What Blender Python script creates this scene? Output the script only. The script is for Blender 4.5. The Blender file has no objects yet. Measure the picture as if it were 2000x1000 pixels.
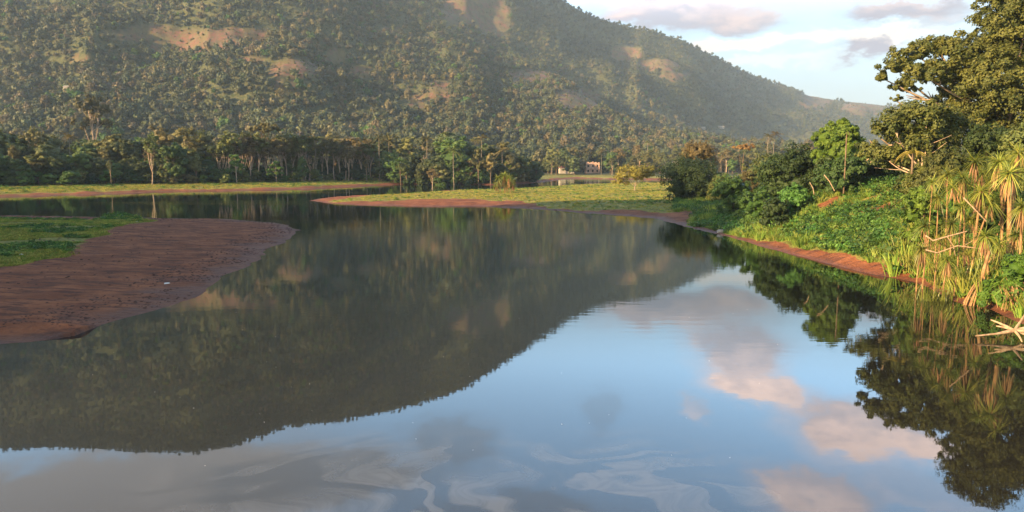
import bpy, math, random
import numpy as np
from mathutils import Vector, Matrix, Euler

# ------------------------------------------------------------------ camera
scene = bpy.context.scene
COL = scene.collection
H = 8.0                      # eye height above the water
PITCH = math.radians(7.1)
FPX = 1444.0                 # focal length in pixels of a 2000 px wide frame
CP, SP = math.cos(PITCH), math.sin(PITCH)
cam_d = bpy.data.cameras.new('camera'); cam = bpy.data.objects.new('camera', cam_d); COL.objects.link(cam)
cam.location = (0, 0, H); cam.rotation_euler = (math.radians(90) - PITCH, 0, 0)
cam_d.sensor_width = 36; cam_d.lens = 36 * FPX / 2000; cam_d.clip_start = 0.1; cam_d.clip_end = 30000
scene.camera = cam

# ------------------------------------------------------------------ light
SUN_EL = math.radians(17.0)
SUN_XY = Vector((-0.84, -0.54)).normalized()
to_sun = Vector((SUN_XY.x * math.cos(SUN_EL), SUN_XY.y * math.cos(SUN_EL), math.sin(SUN_EL)))
sd_ = bpy.data.lights.new('sun', 'SUN'); sun = bpy.data.objects.new('sun', sd_); COL.objects.link(sun)
sun.rotation_euler = to_sun.to_track_quat('Z', 'Y').to_euler()
sd_.energy = 5.0; sd_.angle = math.radians(0.6); sd_.color = (1.0, 0.70, 0.37)
scene.view_settings.view_transform = 'Standard'; scene.view_settings.look = 'None'
scene.view_settings.gamma = 1; scene.view_settings.use_curve_mapping = False
scene.view_settings.exposure = 1.9
scene.cycles.max_bounces = 7; scene.cycles.diffuse_bounces = 2; scene.cycles.glossy_bounces = 2
scene.cycles.transmission_bounces = 3; scene.cycles.volume_bounces = 0
scene.cycles.sample_clamp_indirect = 3

# ------------------------------------------------------------------ projection helpers (pixels of the 2000x1000 photo)
def ray(px, py):
    u = 500.0 - py
    return px - 1000.0, u * SP + FPX * CP, u * CP - FPX * SP      # x, forward, up
def G(px, py, z=0.0):                                             # point on the level z
    x, f, u = ray(px, py); t = (z - H) / u
    return (x * t, f * t)
def W(px, py, Y):                                                 # point at distance Y
    x, f, u = ray(px, py); t = Y / f
    return Vector((x * t, Y, H + u * t))
def proj(x, y, z):
    z = z - H
    d = y * CP - z * SP; u = y * SP + z * CP
    return 1000 + FPX * x / d, 500 - FPX * u / d

# ------------------------------------------------------------------ world
class NT:
    def __init__(s, tree): s.t = tree; s.n = tree.nodes; s.l = tree.links
    def new(s, kind, **kw):
        n = s.n.new(kind)
        for k, v in kw.items(): setattr(n, k, v)
        return n
    def put(s, sock, v):
        if isinstance(v, bpy.types.NodeSocket): s.l.new(v, sock)
        elif v is not None: sock.default_value = v
    def m(s, op, a, b=None, c=None, clamp=False):
        n = s.new('ShaderNodeMath', operation=op); n.use_clamp = clamp
        s.put(n.inputs[0], a)
        if b is not None: s.put(n.inputs[1], b)
        if c is not None: s.put(n.inputs[2], c)
        return n.outputs[0]
    def ss(s, v, lo, hi, a=0.0, b=1.0):
        n = s.new('ShaderNodeMapRange', interpolation_type='SMOOTHSTEP')
        s.put(n.inputs[0], v); n.inputs[1].default_value = lo; n.inputs[2].default_value = hi
        n.inputs[3].default_value = a; n.inputs[4].default_value = b
        return n.outputs[0]
    def mix(s, f, a, b, mode='MIX'):
        n = s.new('ShaderNodeMix', data_type='RGBA', blend_type=mode)
        s.put(n.inputs[0], f)
        for k, v in ((6, a), (7, b)):
            if isinstance(v, tuple) and len(v) == 3: v = v + (1,)
            s.put(n.inputs[k], v)
        return n.outputs[2]
    def noise(s, vec, scale, detail=4, rough=.55, dist=0.0, w=None):
        n = s.new('ShaderNodeTexNoise')
        if vec is not None: s.l.new(vec, n.inputs['Vector'])
        n.inputs['Scale'].default_value = scale; n.inputs['Detail'].default_value = detail
        n.inputs['Roughness'].default_value = rough; n.inputs['Distortion'].default_value = dist
        return n.outputs['Fac'], n.outputs['Color']
    def mapping(s, vec, scale=(1, 1, 1), loc=(0, 0, 0), rot=(0, 0, 0)):
        n = s.new('ShaderNodeMapping'); s.l.new(vec, n.inputs[0])
        n.inputs['Scale'].default_value = scale; n.inputs['Location'].default_value = loc; n.inputs['Rotation'].default_value = rot
        return n.outputs[0]

world = bpy.data.worlds.new('World'); scene.world = world; world.use_nodes = True
wt = NT(world.node_tree); world.node_tree.nodes.clear()
sky = wt.new('ShaderNodeTexSky', sky_type='NISHITA'); sky.sun_disc = False
sky.sun_elevation = SUN_EL; sky.sun_rotation = math.atan2(SUN_XY.x, SUN_XY.y)
sky.air_density = 1.0; sky.dust_density = 1.5; sky.ozone_density = 1.5
tc = wt.new('ShaderNodeTexCoord'); sep = wt.new('ShaderNodeSeparateXYZ'); wt.l.new(tc.outputs['Generated'], sep.inputs[0])
az = wt.m('ARCTAN2', sep.outputs[0], sep.outputs[1]); el = wt.m('ARCSINE', sep.outputs[2])
wsc = wt.mapping(tc.outputs['Generated'], (1, 1, 2.2))
n1, n1c = wt.noise(wsc, 7, 6, .6); n2, _ = wt.noise(wsc, 26, 5, .6); n3, _ = wt.noise(wsc, 3.2, 4, .5)
sepc = wt.new('ShaderNodeSeparateColor'); wt.l.new(n1c, sepc.inputs[0])
azw = wt.m('ADD', az, wt.m('ADD', wt.m('MULTIPLY', wt.m('SUBTRACT', sepc.outputs[0], .5), .12), wt.m('MULTIPLY', wt.m('SUBTRACT', n2, .5), .05)))
elw = wt.m('ADD', el, wt.m('ADD', wt.m('MULTIPLY', wt.m('SUBTRACT', sepc.outputs[1], .5), .055), wt.m('MULTIPLY', wt.m('SUBTRACT', n2, .5), .045)))
def azel(px, py, refl=False):
    x, f, u = ray(px, py); 
    if refl: u = -u
    return math.atan2(x, f), math.atan2(u, math.hypot(x, f))
skyc = wt.mix(1.0, sky.outputs[0], (0.89, 0.98, 1.0), 'MULTIPLY')
# thin veil that whitens the lower sky, more of it near the land
veil = wt.m('MULTIPLY', wt.ss(el, -.02, .30, .80, .12), wt.ss(n3, .25, .75, .85, 1.1), clamp=True)
skyc = wt.mix(veil, skyc, (1.75, 1.82, 2.0))
# (px, py, half width px, half height px, density, lit amount, reflected?)
CL = [(1320, 14, 200, 42, .8, .25, 0), (1450, 30, 80, 30, .8, .45, 0), (1225, 24, 60, 18, .6, .6, 0), (1690, 97, 75, 24, .85, .15, 0), (1780, 14, 160, 34, .9, .1, 0),
      (1850, 38, 60, 16, .45, .3, 0), (1490, 82, 190, 17, .9, 1.5, 0), (1720, 70, 140, 17, .9, 1.5, 0), (1480, 125, 160, 12, .5, 1.4, 0),
      (1365, 632, 40, 18, .35, .65, 1), (1445, 688, 100, 55, .85, .3, 1), (1480, 752, 105, 30, .9, .95, 1), (1548, 768, 36, 34, .8, .95, 1), 
      (1665, 838, 155, 66, .9, .65, 1), (1800, 868, 90, 30, .95, 1.1, 1), (1590, 965, 120, 55, .7, .75, 1), (1345, 790, 24, 22, .35, .8, 1),
      (1800, 960, 150, 40, .25, .5, 1), (890, 862, 90, 50, .40, -.55, 1), (1180, 808, 46, 60, .20, -.45, 1),
      (150, 990, 560, 120, .85, .35, 1), (620, 940, 260, 62, .7, -.3, 1), (1000, 1010, 260, 50, .4, -.1, 1)]
for (px, py, rw, rh, dens, lit, refl) in CL:
    a0, e0 = azel(px, py, refl); a1, _ = azel(px + rw, py, refl); _, e1 = azel(px, py - rh, refl); _, e2 = azel(px, py + rh, refl)
    ra, re = abs(a1 - a0), abs(e1 - e2) / 2
    da = wt.m('DIVIDE', wt.m('SUBTRACT', azw, a0), ra); de = wt.m('DIVIDE', wt.m('SUBTRACT', elw, e0), re)
    d = wt.m('SQRT', wt.m('ADD', wt.m('MULTIPLY', da, da), wt.m('MULTIPLY', de, de)))
    k = wt.m('MULTIPLY', wt.m('MAXIMUM', wt.ss(d, .62, 1.12, 1, 0), wt.ss(d, .35, 1.5, .7, 0)), min(1, dens * 1.15), clamp=True)
    # the crown of each cloud catches the sun, its belly stays lavender
    li = wt.m('ADD', wt.ss(wt.m('ADD', de, wt.m('MULTIPLY', wt.m('SUBTRACT', n2, .5), 2.2)), -.9, 1.1, lit - .45, lit + .35), 0.0, clamp=True)
    if lit < 0: cc = (.85, .9, 1.05)
    elif lit == .35: cc = (1.35, 1.22, 1.22)
    elif lit > 1.2: cc = (3.6, 3.3, 3.05)
    else: cc = wt.mix(li, (1.35, 1.25, 1.6) if not refl else (1.95, 1.8, 2.1), (3.4, 2.45, 2.2) if not refl else (4.5, 3.2, 2.85))
    skyc = wt.mix(k, skyc, cc)
skyc = wt.mix(1.0, wt.mix(1.0, skyc, wt.mix(wt.m('MULTIPLY', wt.ss(el, .165, .28), wt.ss(wt.m('ABSOLUTE', az), .75, 1.3, 1, .12)), (1, 1, 1), (3.6, 3.6, 3.6)), 'MULTIPLY'), wt.mix(wt.ss(el, .50, .75), (1, 1, 1), (.45, .45, .45)), 'MULTIPLY')   # gain added to the sky ahead to brighten the river's reflection; zenith dimmed
bg = wt.new('ShaderNodeBackground'); wt.l.new(skyc, bg.inputs[0]); bg.inputs[1].default_value = 0.085
wo = wt.new('ShaderNodeOutputWorld'); wt.l.new(bg.outputs[0], wo.inputs[0])

# ------------------------------------------------------------------ mesh helpers
def mesh_np(name, V, F, mat=None, attrs=None, smooth=False, mats=None, fmat=None):
    """V (n,3); F array (m,k) or list of such arrays."""
    me = bpy.data.meshes.new(name)
    V = np.asarray(V, np.float32)
    Fs = F if isinstance(F, list) else [F]
    Fs = [np.asarray(f, np.int32) for f in Fs if len(f)]
    me.vertices.add(len(V)); me.vertices.foreach_set('co', V.ravel())
    nl = sum(f.size for f in Fs); nf = sum(len(f) for f in Fs)
    me.loops.add(nl); me.polygons.add(nf)
    me.loops.foreach_set('vertex_index', np.concatenate([f.ravel() for f in Fs]))
    tot = np.concatenate([np.full(len(f), f.shape[1], np.int32) for f in Fs])
    start = np.concatenate([[0], np.cumsum(tot)[:-1]]).astype(np.int32)
    me.polygons.foreach_set('loop_start', start); me.polygons.foreach_set('loop_total', tot)
    me.polygons.foreach_set('use_smooth', np.full(nf, smooth))
    for m_ in (mats or ([mat] if mat else [])): me.materials.append(m_)
    if fmat is not None: me.polygons.foreach_set('material_index', np.asarray(fmat, np.int32))
    for k, v in (attrs or {}).items():
        a = me.attributes.new(k, 'FLOAT', 'POINT'); a.data.foreach_set('value', np.asarray(v, np.float32))
    me.update(calc_edges=True); me.validate()
    return me
def link(name, me, parent=None, loc=None):
    o = bpy.data.objects.new(name, me); COL.objects.link(o)
    if parent is not None: o.parent = parent
    if loc is not None: o.location = loc
    return o
def tag(o, label=None, cat=None, group=None, kind=None):
    if label: o['label'] = label
    if cat: o['category'] = cat
    if group: o['group'] = group
    if kind: o['kind'] = kind
    return o
def empty(name, loc=(0, 0, 0), rz=0.0):
    o = bpy.data.objects.new(name, None); o.empty_display_size = .3; COL.objects.link(o)
    o.location = loc; o.rotation_euler = (0, 0, rz); return o
def copy_thing(o, loc, rz=0, s=1.0, tilt=(0, 0)):
    r = o.copy(); COL.objects.link(r); r.location = loc; r.rotation_euler = (tilt[0], tilt[1], rz)
    r.scale = s if isinstance(s, tuple) else (s, s, s)
    for ch in list(o.children):
        c = ch.copy(); COL.objects.link(c); c.parent = r
        for g in list(ch.children):
            d = g.copy(); COL.objects.link(d); d.parent = c
    return r

class MB:
    """collects vertices and faces for ONE mesh"""
    def __init__(s): s.V = []; s.F = {3: [], 4: []}; s.A = []; s.n = 0
    def add(s, V, F, a=0.5):
        V = np.asarray(V, float); F = np.asarray(F, int)
        s.V.append(V); s.F[F.shape[1]].append(F + s.n); s.n += len(V)
        s.A.append(np.full(len(V), a) if np.isscalar(a) else np.asarray(a))
    def tube(s, pts, rad, k=7, a=0.5, cap=True):
        pts = np.asarray(pts, float); n = len(pts); rad = np.broadcast_to(np.asarray(rad, float), (n,))
        t = np.gradient(pts, axis=0); t /= np.linalg.norm(t, axis=1)[:, None] + 1e-9
        ref = np.array([0, 0, 1.0]) if abs(t[0][2]) < .9 else np.array([1.0, 0, 0])
        u = np.cross(t, ref); u /= np.linalg.norm(u, axis=1)[:, None] + 1e-9; w = np.cross(t, u)
        an = np.linspace(0, 2 * math.pi, k, endpoint=False)
        V = pts[:, None, :] + rad[:, None, None] * (np.cos(an)[None, :, None] * u[:, None, :] + np.sin(an)[None, :, None] * w[:, None, :])
        i = np.arange(n - 1)[:, None] * k; j = np.arange(k)[None, :]; j2 = (j + 1) % k
        F = np.stack([i + j, i + j2, i + k + j2, i + k + j], -1).reshape(-1, 4)
        s.add(V.reshape(-1, 3), F, a)
        if cap:
            base = V[-1]; c = pts[-1] + t[-1] * rad[-1] * .5
            s.add(np.vstack([base, c]), np.stack([np.arange(k), (np.arange(k) + 1) % k, np.full(k, k)], 1), a)
    def box(s, c, d, rz=0, a=.5):
        c = np.asarray(c, float); h = np.asarray(d, float) / 2
        q = np.array([[x, y, z] for x in (-1, 1) for y in (-1, 1) for z in (-1, 1)]) * h
        R = np.array([[math.cos(rz), -math.sin(rz), 0], [math.sin(rz), math.cos(rz), 0], [0, 0, 1]])
        s.add(q @ R.T + c, [[0, 1, 3, 2], [4, 6, 7, 5], [0, 4, 5, 1], [2, 3, 7, 6], [0, 2, 6, 4], [1, 5, 7, 3]], a)
    def mesh(s, name, mat, smooth=False):
        return mesh_np(name, np.vstack(s.V), [np.vstack(f) for f in s.F.values() if f], mat, {'v': np.concatenate(s.A)}, smooth)

def rand_dirs(rng, n):
    d = rng.normal(size=(n, 3)); return d / np.linalg.norm(d, axis=1)[:, None]
def leaf_quads(mb, P, N, size, rng, asp=1.7, fold=.25, v=None):
    """one bent diamond leaf spray per point"""
    n = len(P)
    T = np.cross(N, rand_dirs(rng, n)); T /= np.linalg.norm(T, axis=1)[:, None] + 1e-9
    B = np.cross(N, T); s = (size * rng.uniform(.6, 1.35, n))[:, None] if np.isscalar(size) else size[:, None]
    a = P - T * s * asp / 2; b = P + B * s / 2 - N * s * fold; c = P + T * s * asp / 2 - N * s * fold * .6; d = P - B * s / 2 - N * s * fold
    V = np.stack([a, b, c, d], 1).reshape(-1, 3)
    i = np.arange(n) * 4
    F = np.concatenate([np.stack([i, i + 1, i + 2], 1), np.stack([i, i + 2, i + 3], 1)])
    if v is None: v = rng.uniform(0, 1, n)
    mb.add(V, F, np.repeat(v, 4))
ICO = {}
def ico(sub):
    if sub not in ICO:
        import bmesh
        b = bmesh.new(); bmesh.ops.create_icosphere(b, subdivisions=sub, radius=1)
        ICO[sub] = (np.array([v.co[:] for v in b.verts]), np.array([[v.index for v in f.verts] for f in b.faces])); b.free()
    return ICO[sub]
def foliage(mb, blobs, nclump, nleaf, size, rng, clump_r=.34, core=.62, up=.35, flat=.8, asp=1.6, ragged=.25, sub=2):
    """blobs (x,y,z,rx,ry,rz): leaf clumps set over every lobe, leaves over every clump"""
    blobs = np.array(blobs, float)
    area = (blobs[:, 3] * blobs[:, 4] * blobs[:, 5]) ** (2 / 3); pr = area / area.sum()
    if core > 0:
        V0, F0 = ico(sub)
        for b in blobs:
            V = V0 * (1 + rng.uniform(-.16, .16, len(V0)))[:, None] * b[3:6] * core + b[:3]
            mb.add(V, F0, rng.uniform(.2, .5))
    for bi, b in enumerate(blobs):
        k = max(5, int(round(nclump * pr[bi])))
        D = rand_dirs(rng, k); D[:, 2] = np.where(D[:, 2] < -.55, -D[:, 2] * .6, D[:, 2])
        C = b[:3] + D * b[3:6] * rng.uniform(.66, .98 + ragged, k)[:, None]
        # drop clumps buried in other lobes
        keep = np.ones(k, bool)
        for bj, o in enumerate(blobs):
            if bj != bi: keep &= (((C - o[:3]) / o[3:6]) ** 2).sum(1) > .5
        C = C[keep]; D = D[keep]
        if not len(C): continue
        r0 = b[3:6].mean() * clump_r * rng.uniform(.6, 1.3, len(C))
        m = max(3, int(nleaf * pr[bi] / max(len(C), 1)))
        dd = rand_dirs(rng, m * len(C)); cc = np.repeat(np.arange(len(C)), m)
        P = C[cc] + dd * (r0[cc] * rng.uniform(.55, 1.12, len(cc)))[:, None] * np.array([1, 1, flat])
        N = dd * .7 + D[cc] * .45 + rng.normal(size=dd.shape) * .35 + np.array([0, 0, up]); N /= np.linalg.norm(N, axis=1)[:, None]
        cv = rng.uniform(0, 1, len(C))
        leaf_quads(mb, P, N, size, rng, asp=asp, v=np.clip(cv[cc] * .6 + rng.uniform(0, .4, len(cc)), 0, 1))

# value noise for the land
def _h(ix, iy, seed):
    n = (ix.astype(np.int64) * 374761393 + iy.astype(np.int64) * 668265263 + seed * 1442695041) & 0xffffffff
    n = ((n ^ (n >> 13)) * 1274126177) & 0xffffffff
    return ((n ^ (n >> 16)) & 0xffff) / 65535.0
def vnoise(x, y, seed=0):
    ix = np.floor(x); iy = np.floor(y); fx = x - ix; fy = y - iy
    fx = fx * fx * fx * (fx * (fx * 6 - 15) + 10); fy = fy * fy * fy * (fy * (fy * 6 - 15) + 10)
    a = _h(ix, iy, seed); b = _h(ix + 1, iy, seed); c = _h(ix, iy + 1, seed); d = _h(ix + 1, iy + 1, seed)
    return (a * (1 - fx) + b * fx) * (1 - fy) + (c * (1 - fx) + d * fx) * fy
def fbm(x, y, oct=4, seed=0, gain=.5):
    s = 0; a = 1; t = 0
    for i in range(oct):
        s = s + a * vnoise(x * 2 ** i + 17.3 * i, y * 2 ** i - 9.1 * i, seed + i); t += a; a *= gain
    return s / t * 2 - 1
def sstep(v, lo, hi):
    t = np.clip((v - lo) / (hi - lo), 0, 1); return t * t * (3 - 2 * t)
def poly_sd(P, x, y):
    """signed distance, positive inside"""
    P = np.asarray(P, float); n = len(P); best = np.full(x.shape, 1e18); inside = np.zeros(x.shape, bool)
    for i in range(n):
        a = P[i]; b = P[(i + 1) % n]; e = b - a; wx = x - a[0]; wy = y - a[1]
        t = np.clip((wx * e[0] + wy * e[1]) / (e @ e + 1e-12), 0, 1)
        best = np.minimum(best, (wx - e[0] * t) ** 2 + (wy - e[1] * t) ** 2)
        c = ((a[1] > y) != (b[1] > y)) & (x < (b[0] - a[0]) * (y - a[1]) / (b[1] - a[1] + 1e-12) + a[0])
        inside ^= c
    d = np.sqrt(best); return np.where(inside, d, -d)

# ------------------------------------------------------------------ the lie of the land
SH_FAR = [(-900, 398), (-300, 389), (0, 384.5), (120, 381), (200, 379), (330, 374), (430, 373), (600, 369), (700, 364), (800, 359.5), (880, 359.5), (960, 361), (1030, 358), (1070, 354), (1098, 350), (1125, 348), (1190, 350), (1300, 351), (1700, 353), (2600, 356)]
far_poly = [G(*p) for p in SH_FAR] + [(6000, 6000), (-6000, 6000)]
far_poly = [(-3000, far_poly[0][1] - 40)] + far_poly
SH_B = [(598, 392), (640, 397), (700, 400.5), (850, 404), (940, 403), (1050, 409), (1130, 416), (1200, 420), (1275, 426), (1325, 441), (1400, 458), (1450, 470), (1520, 490), (1600, 511), (1700, 534), (1800, 552), (1850, 580), (1880, 594), (1930, 600), (2000, 634), (2110, 690), (2300, 800)]
SPIT_TOP = [(1700, 358), (1400, 359), (1260, 359.5), (1180, 360), (1100, 363.5), (1040, 367), (950, 372), (870, 373), (800, 378), (740, 382), (660, 384)]
b_poly = [G(*p) for p in SH_B] + [(21, 8), (24, -60), (900, -60), (900, 330)] + [G(*p) for p in SPIT_TOP]
SH_C = [(0, 421), (170, 423), (300, 426), (440, 427), (530, 434), (560, 441), (582, 450), (566, 460), (552, 474), (522, 490), (485, 520), (430, 545), (395, 575), (330, 598), (265, 616), (200, 634), (145, 656), (60, 668), (0, 673), (-500, 720), (-900, 740)]
c_poly = [G(*p) for p in SH_C] + [(-90, 4), (-300, -60), (-400, 100), (-160, G(0, 421)[1] + 2)]

def etab(pts, refl=False):
    a = []; e = []
    for px, py in pts:
        x, f, u = ray(px, py); a.append(x / f); e.append(abs(u) / f)
    return np.array(a), np.array(e)
R_SKY = [(-700, 780), (-350, 850), (0, 884), (110, 879), (200, 883), (300, 889), (390, 889), (450, 878), (520, 855), (560, 839), (640, 832), (760, 812), (860, 785), (910, 765), (960, 731), (1000, 706), (1060, 670), (1100, 641)]
aS, eS = etab(R_SKY, True); eS = eS - .011
aD, eD = etab([(1150, 22), (1200, 38), (1270, 55), (1330, 70), (1400, 107), (1450, 132), (1530, 165), (1580, 182), (1640, 192), (1740, 203), (1850, 212), (2000, 222), (2600, 238), (3200, 250)])
aSKY = np.concatenate([aS, aD]); eSKY = np.concatenate([eS, eD])
aF, eF = etab([(780, -90), (850, -45), (960, 78), (1020, 105), (1080, 135), (1140, 172), (1200, 212), (1260, 238), (1400, 262), (1700, 290)])
def land(x, y, detail=True):
    x = np.asarray(x, float); y = np.asarray(y, float)
    a = x / np.maximum(y, 30)
    sF = poly_sd(far_poly, x, y) ; sB = poly_sd(b_poly, x, y); sC = poly_sd(c_poly, x, y)
    wob = (fbm(x / 7, y / 7, 4, 5) * 1.5 + fbm(x / 1.6, y / 1.6, 2, 8) * .3) * np.clip(np.abs(y) / 90, .4, 2)
    zf = np.interp(sF + wob, [-60, -6, 0, 4, 8, 20, 60, 160], [-4, -.9, 0, .55, .95, 1.3, 2.2, 4])
    plat = 1.0 + 5.8 * sstep(a, .27, .44) * sstep(y, 4, 30) * (1 - sstep(y, 130, 230))
    pr = np.interp(sB + wob * .6, [-60, -3, 0, 2, 5, 12, 26, 60], [-3 * 1., -.7, 0, .22, .5, .95, 1.0, 1.0])
    prH = np.interp(sB + wob * .5, [-60, -3, 0, 1.6, 4, 10, 16, 24, 60], [-.5, -.12, 0, .09, .22, .56, .86, 1.0, 1.06])
    k = sstep(plat, 1.1, 4)
    zb = np.where(sB < 0, pr, (1 - k) * pr * plat * .85 + k * prH * plat)
    zc = np.interp(sC + wob * .7, [-60, -6, 0, 2, 7, 20, 60], [-3, -.6, 0, .12, .3, .75, 1.3])
    z = np.maximum(np.maximum(zf, zb), zc)
    if detail:
        z = z + fbm(x / 1.7, y / 2.2, 3, 9) * .08 * np.clip(z * 3 + .25, 0, 1) + fbm(x / 14, y / 14, 3, 19) * .22 * np.clip((z - .3), 0, 1)
    lx, ly = G(40, 648); d_ = np.hypot((x - lx) / 9.0, (y - ly) / 1.1); z = z + .30 * np.exp(-d_ ** 2) * (sC > 0)      # the little mud step at the left
    z = z + .05 * np.abs(fbm(x / 3.5, y / 1.4, 3, 51)) * ((sC > .5) & (z > 0))
    # hills
    sky_e = np.interp(a, aSKY, eSKY)
    yr = np.interp(a, [-1, 0, .1, .25, .4, 1], [1500, 1650, 1750, 1900, 2500, 2700])
    yf = np.interp(a, [-1, 0, .2, .45, 1], [700, 900, 1000, 1300, 1400])
    def slope(yy, yf, yr, e, z0, p):
        t = (yy - yf) / (yr - yf); top = e * yr
        g = np.where(t < 1, z0 + (top - z0) * np.clip(t, 0, 1) ** p, top - (yy - yr) * .35)
        return np.where(t < 0, -50, g)
    rg = 1 - np.abs(fbm(a * 9 + .13 * fbm(x / 200, y / 200, 2, 4), y / 1500, 3, 31))
    rough = fbm(x / 170, y / 170, 5, 41)
    lift = sstep(y, 440, 760)
    zb_ = slope(y, yf, yr, sky_e, 10, 1.12)
    tb = np.clip((y - yf) / (yr - yf), 0, 1); amp = np.sin(np.pi * np.clip(tb, 0, 1)) ** .7
    zb_ = zb_ + amp * ((rg - .8) * 60 + rough * 44)
    k_ = sstep(a, -.32, aF[0]); fe = np.where(a < aF[0], sky_e - .004 - k_ * (np.interp(aF[0], aSKY, eSKY) - .004 - eF[0]), np.interp(a, aF, eF))
    fe = np.minimum(fe, sky_e + .02)
    yrf = np.interp(a, [-1, -.3, -.1, .0, .08, .14, .3, .5], [1500, 1480, 1400, 1200, 1020, 880, 800, 800])
    yff = np.interp(a, [-1, 0, .1, .3], [470, 480, 520, 600])
    zf_ = slope(y, yff, yrf, fe, 4, 1.18)
    tf = np.clip((y - yff) / (yrf - yff), 0, 1); ampf = np.sin(np.pi * tf) ** .7
    zf_ = zf_ + ampf * ((1 - np.abs(fbm(a * 6 + 3 + .25 * fbm(x / 150, y / 150, 2, 6), y / 700, 3, 77)) - .8) * 40 + fbm(x / 110, y / 110, 5, 88) * 36) * np.clip(fe / .3, .12, 1)
    low = 2.2 + lift * 16
    hill = np.maximum(np.maximum(zb_, zf_), np.where(y > 440, low, -50))
    hill = np.where(y > 440, hill, -50)
    z = np.where((y > 430) & (sF > 40), np.maximum(z, z + (hill - z) * sstep(y, 440, 520)), z)
    return z, sF, sB, sC, a
def zat(x, y): return float(land(np.array([float(x)]), np.array([float(y)]))[0][0])

# bare patches of the hills (where nothing tall grows), seen from the bridge
PATCH = [(255, 68, 50, 10), (300, 60, 50, 10), (385, 78, 62, 22), (450, 70, 60, 14), (578, 138, 50, 19), (705, 142, 32, 13), (655, 112, 20, 15), (858, 180, 26, 22), (820, 200, 18, 12),
         (1035, 150, 45, 14), (1125, 195, 48, 22), (930, 20, 70, 34), (965, 50, 36, 24), (1225, 105, 28, 14), (1280, 128, 44, 12), (1595, 196, 34, 17), (1685, 208, 44, 15), (160, 118, 22, 8), (310, 100, 16, 9), (490, 118, 26, 7), (1320, 150, 30, 8), (560, 170, 22, 6), (760, 60, 26, 6)]
def bare(x, y, z):
    px, py = proj(x, y, z); m = np.zeros(x.shape)
    w = fbm(x / 34, y / 34, 5, 63, .65)
    for cx, cy, rx, ry in PATCH:
        d = np.sqrt(((px - cx) / (rx * 1.18)) ** 2 + ((py - cy) / (ry * 1.15)) ** 2)
        m = np.maximum(m, 1 - sstep(d + w * .55, .80, 1.0))
    return np.where(y > 500, m, 0)
GRASS_C = [(-900, 418), (0, 424), (170, 428), (250, 414), (300, 432), (230, 446), (215, 462), (150, 484), (110, 505), (40, 522), (-40, 540), (-900, 600)]
GRASS_S = [(640, 388.5), (760, 390), (800, 389), (880, 388), (960, 390), (1020, 392), (1050, 399), (1140, 405), (1230, 407), (1300, 411), (1370, 409), (1900, 400), (1900, 340), (1180, 355), (1000, 366), (800, 374)]
gC = [G(px, py, .5) for px, py in GRASS_C]; gS = [G(px, py, .8) for px, py in GRASS_S]
def grassy(x, y, z, sF, sB, sC, a):
    w = fbm(x / 4, y / 4, 4, 12) * 2.2
    g1 = sstep(poly_sd(gC, x, y) + w * .8, -.5, 1.5)
    g2 = sstep(poly_sd(gS, x, y) + w * 1.3, -1, 2) * (sB > 0) * (1 - sstep(a + w * .012, .25, .33))
    g3 = sstep(sB + w * .6 + .3 * sstep(a, .27, .4) - .2 * sstep(a, .4, .45) + .9 * sstep(a, .5, .58), 1.1, 1.8) * sstep(a + w * .012, .205, .29)
    g4 = sstep(sF + w * .8, 3.2, 5) 
    red = sstep(fbm(x / 5 + 7, y / 5, 3, 55), .12, .35) * (a > .3) * (sB > 9)
    return np.clip(np.maximum(np.maximum(g1, g2), np.maximum(g3, g4)) - red * .7, 0, 1)

# ------------------------------------------------------------------ materials
def mat_new(name):
    m = bpy.data.materials.new(name); m.use_nodes = True; m.node_tree.nodes.clear(); return m, NT(m.node_tree)
def out(nt, sh):
    o = nt.new('ShaderNodeOutputMaterial'); nt.l.new(sh, o.inputs[0])
def princ(nt, col, rough=.8, spec=.3, normal=None, ior=None):
    p = nt.new('ShaderNodeBsdfPrincipled'); 
    if isinstance(col, tuple): p.inputs['Base Color'].default_value = (*col[:3], 1)
    else: nt.l.new(col, p.inputs['Base Color'])
    nt.put(p.inputs['Roughness'], rough); nt.put(p.inputs['Specular IOR Level'], spec)
    if normal is not None: nt.l.new(normal, p.inputs['Normal'])
    if ior: p.inputs['IOR'].default_value = ior
    return p
def leaf_mat(name, c1, c2, c3=None, tr=.28, rough=.55, spec=.25, var=.75):
    """leaf colour runs c1..c2 leaf by leaf, c3 turns up on some plants"""
    m, nt = mat_new(name)
    at = nt.new('ShaderNodeAttribute', attribute_name='v'); oi = nt.new('ShaderNodeObjectInfo')
    c = nt.mix(at.outputs['Fac'], c1, c2)
    if c3: c = nt.mix(nt.ss(oi.outputs['Random'], .45, 1.0, 0, .9), c, c3)
    hs = nt.new('ShaderNodeHueSaturation'); nt.l.new(c, hs.inputs['Color'])
    nt.l.new(nt.m('MULTIPLY_ADD', nt.m('FRACT', nt.m('MULTIPLY', oi.outputs['Random'], 7.31)), var, 1 - var / 2), hs.inputs['Value'])
    nt.l.new(nt.m('MULTIPLY_ADD', nt.m('FRACT', nt.m('MULTIPLY', oi.outputs['Random'], 13.7)), .04, .48), hs.inputs['Hue'])
    c = hs.outputs[0]
    p = princ(nt, c, rough, spec); t = nt.new('ShaderNodeBsdfTranslucent'); nt.l.new(nt.mix(.5, c, nt.mix(1.0, c, (1.5, 1.5, .6), 'MULTIPLY')), t.inputs[0])
    ms = nt.new('ShaderNodeMixShader'); ms.inputs[0].default_value = tr
    nt.l.new(p.outputs[0], ms.inputs[1]); nt.l.new(t.outputs[0], ms.inputs[2]); out(nt, ms.outputs[0])
    return m
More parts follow.
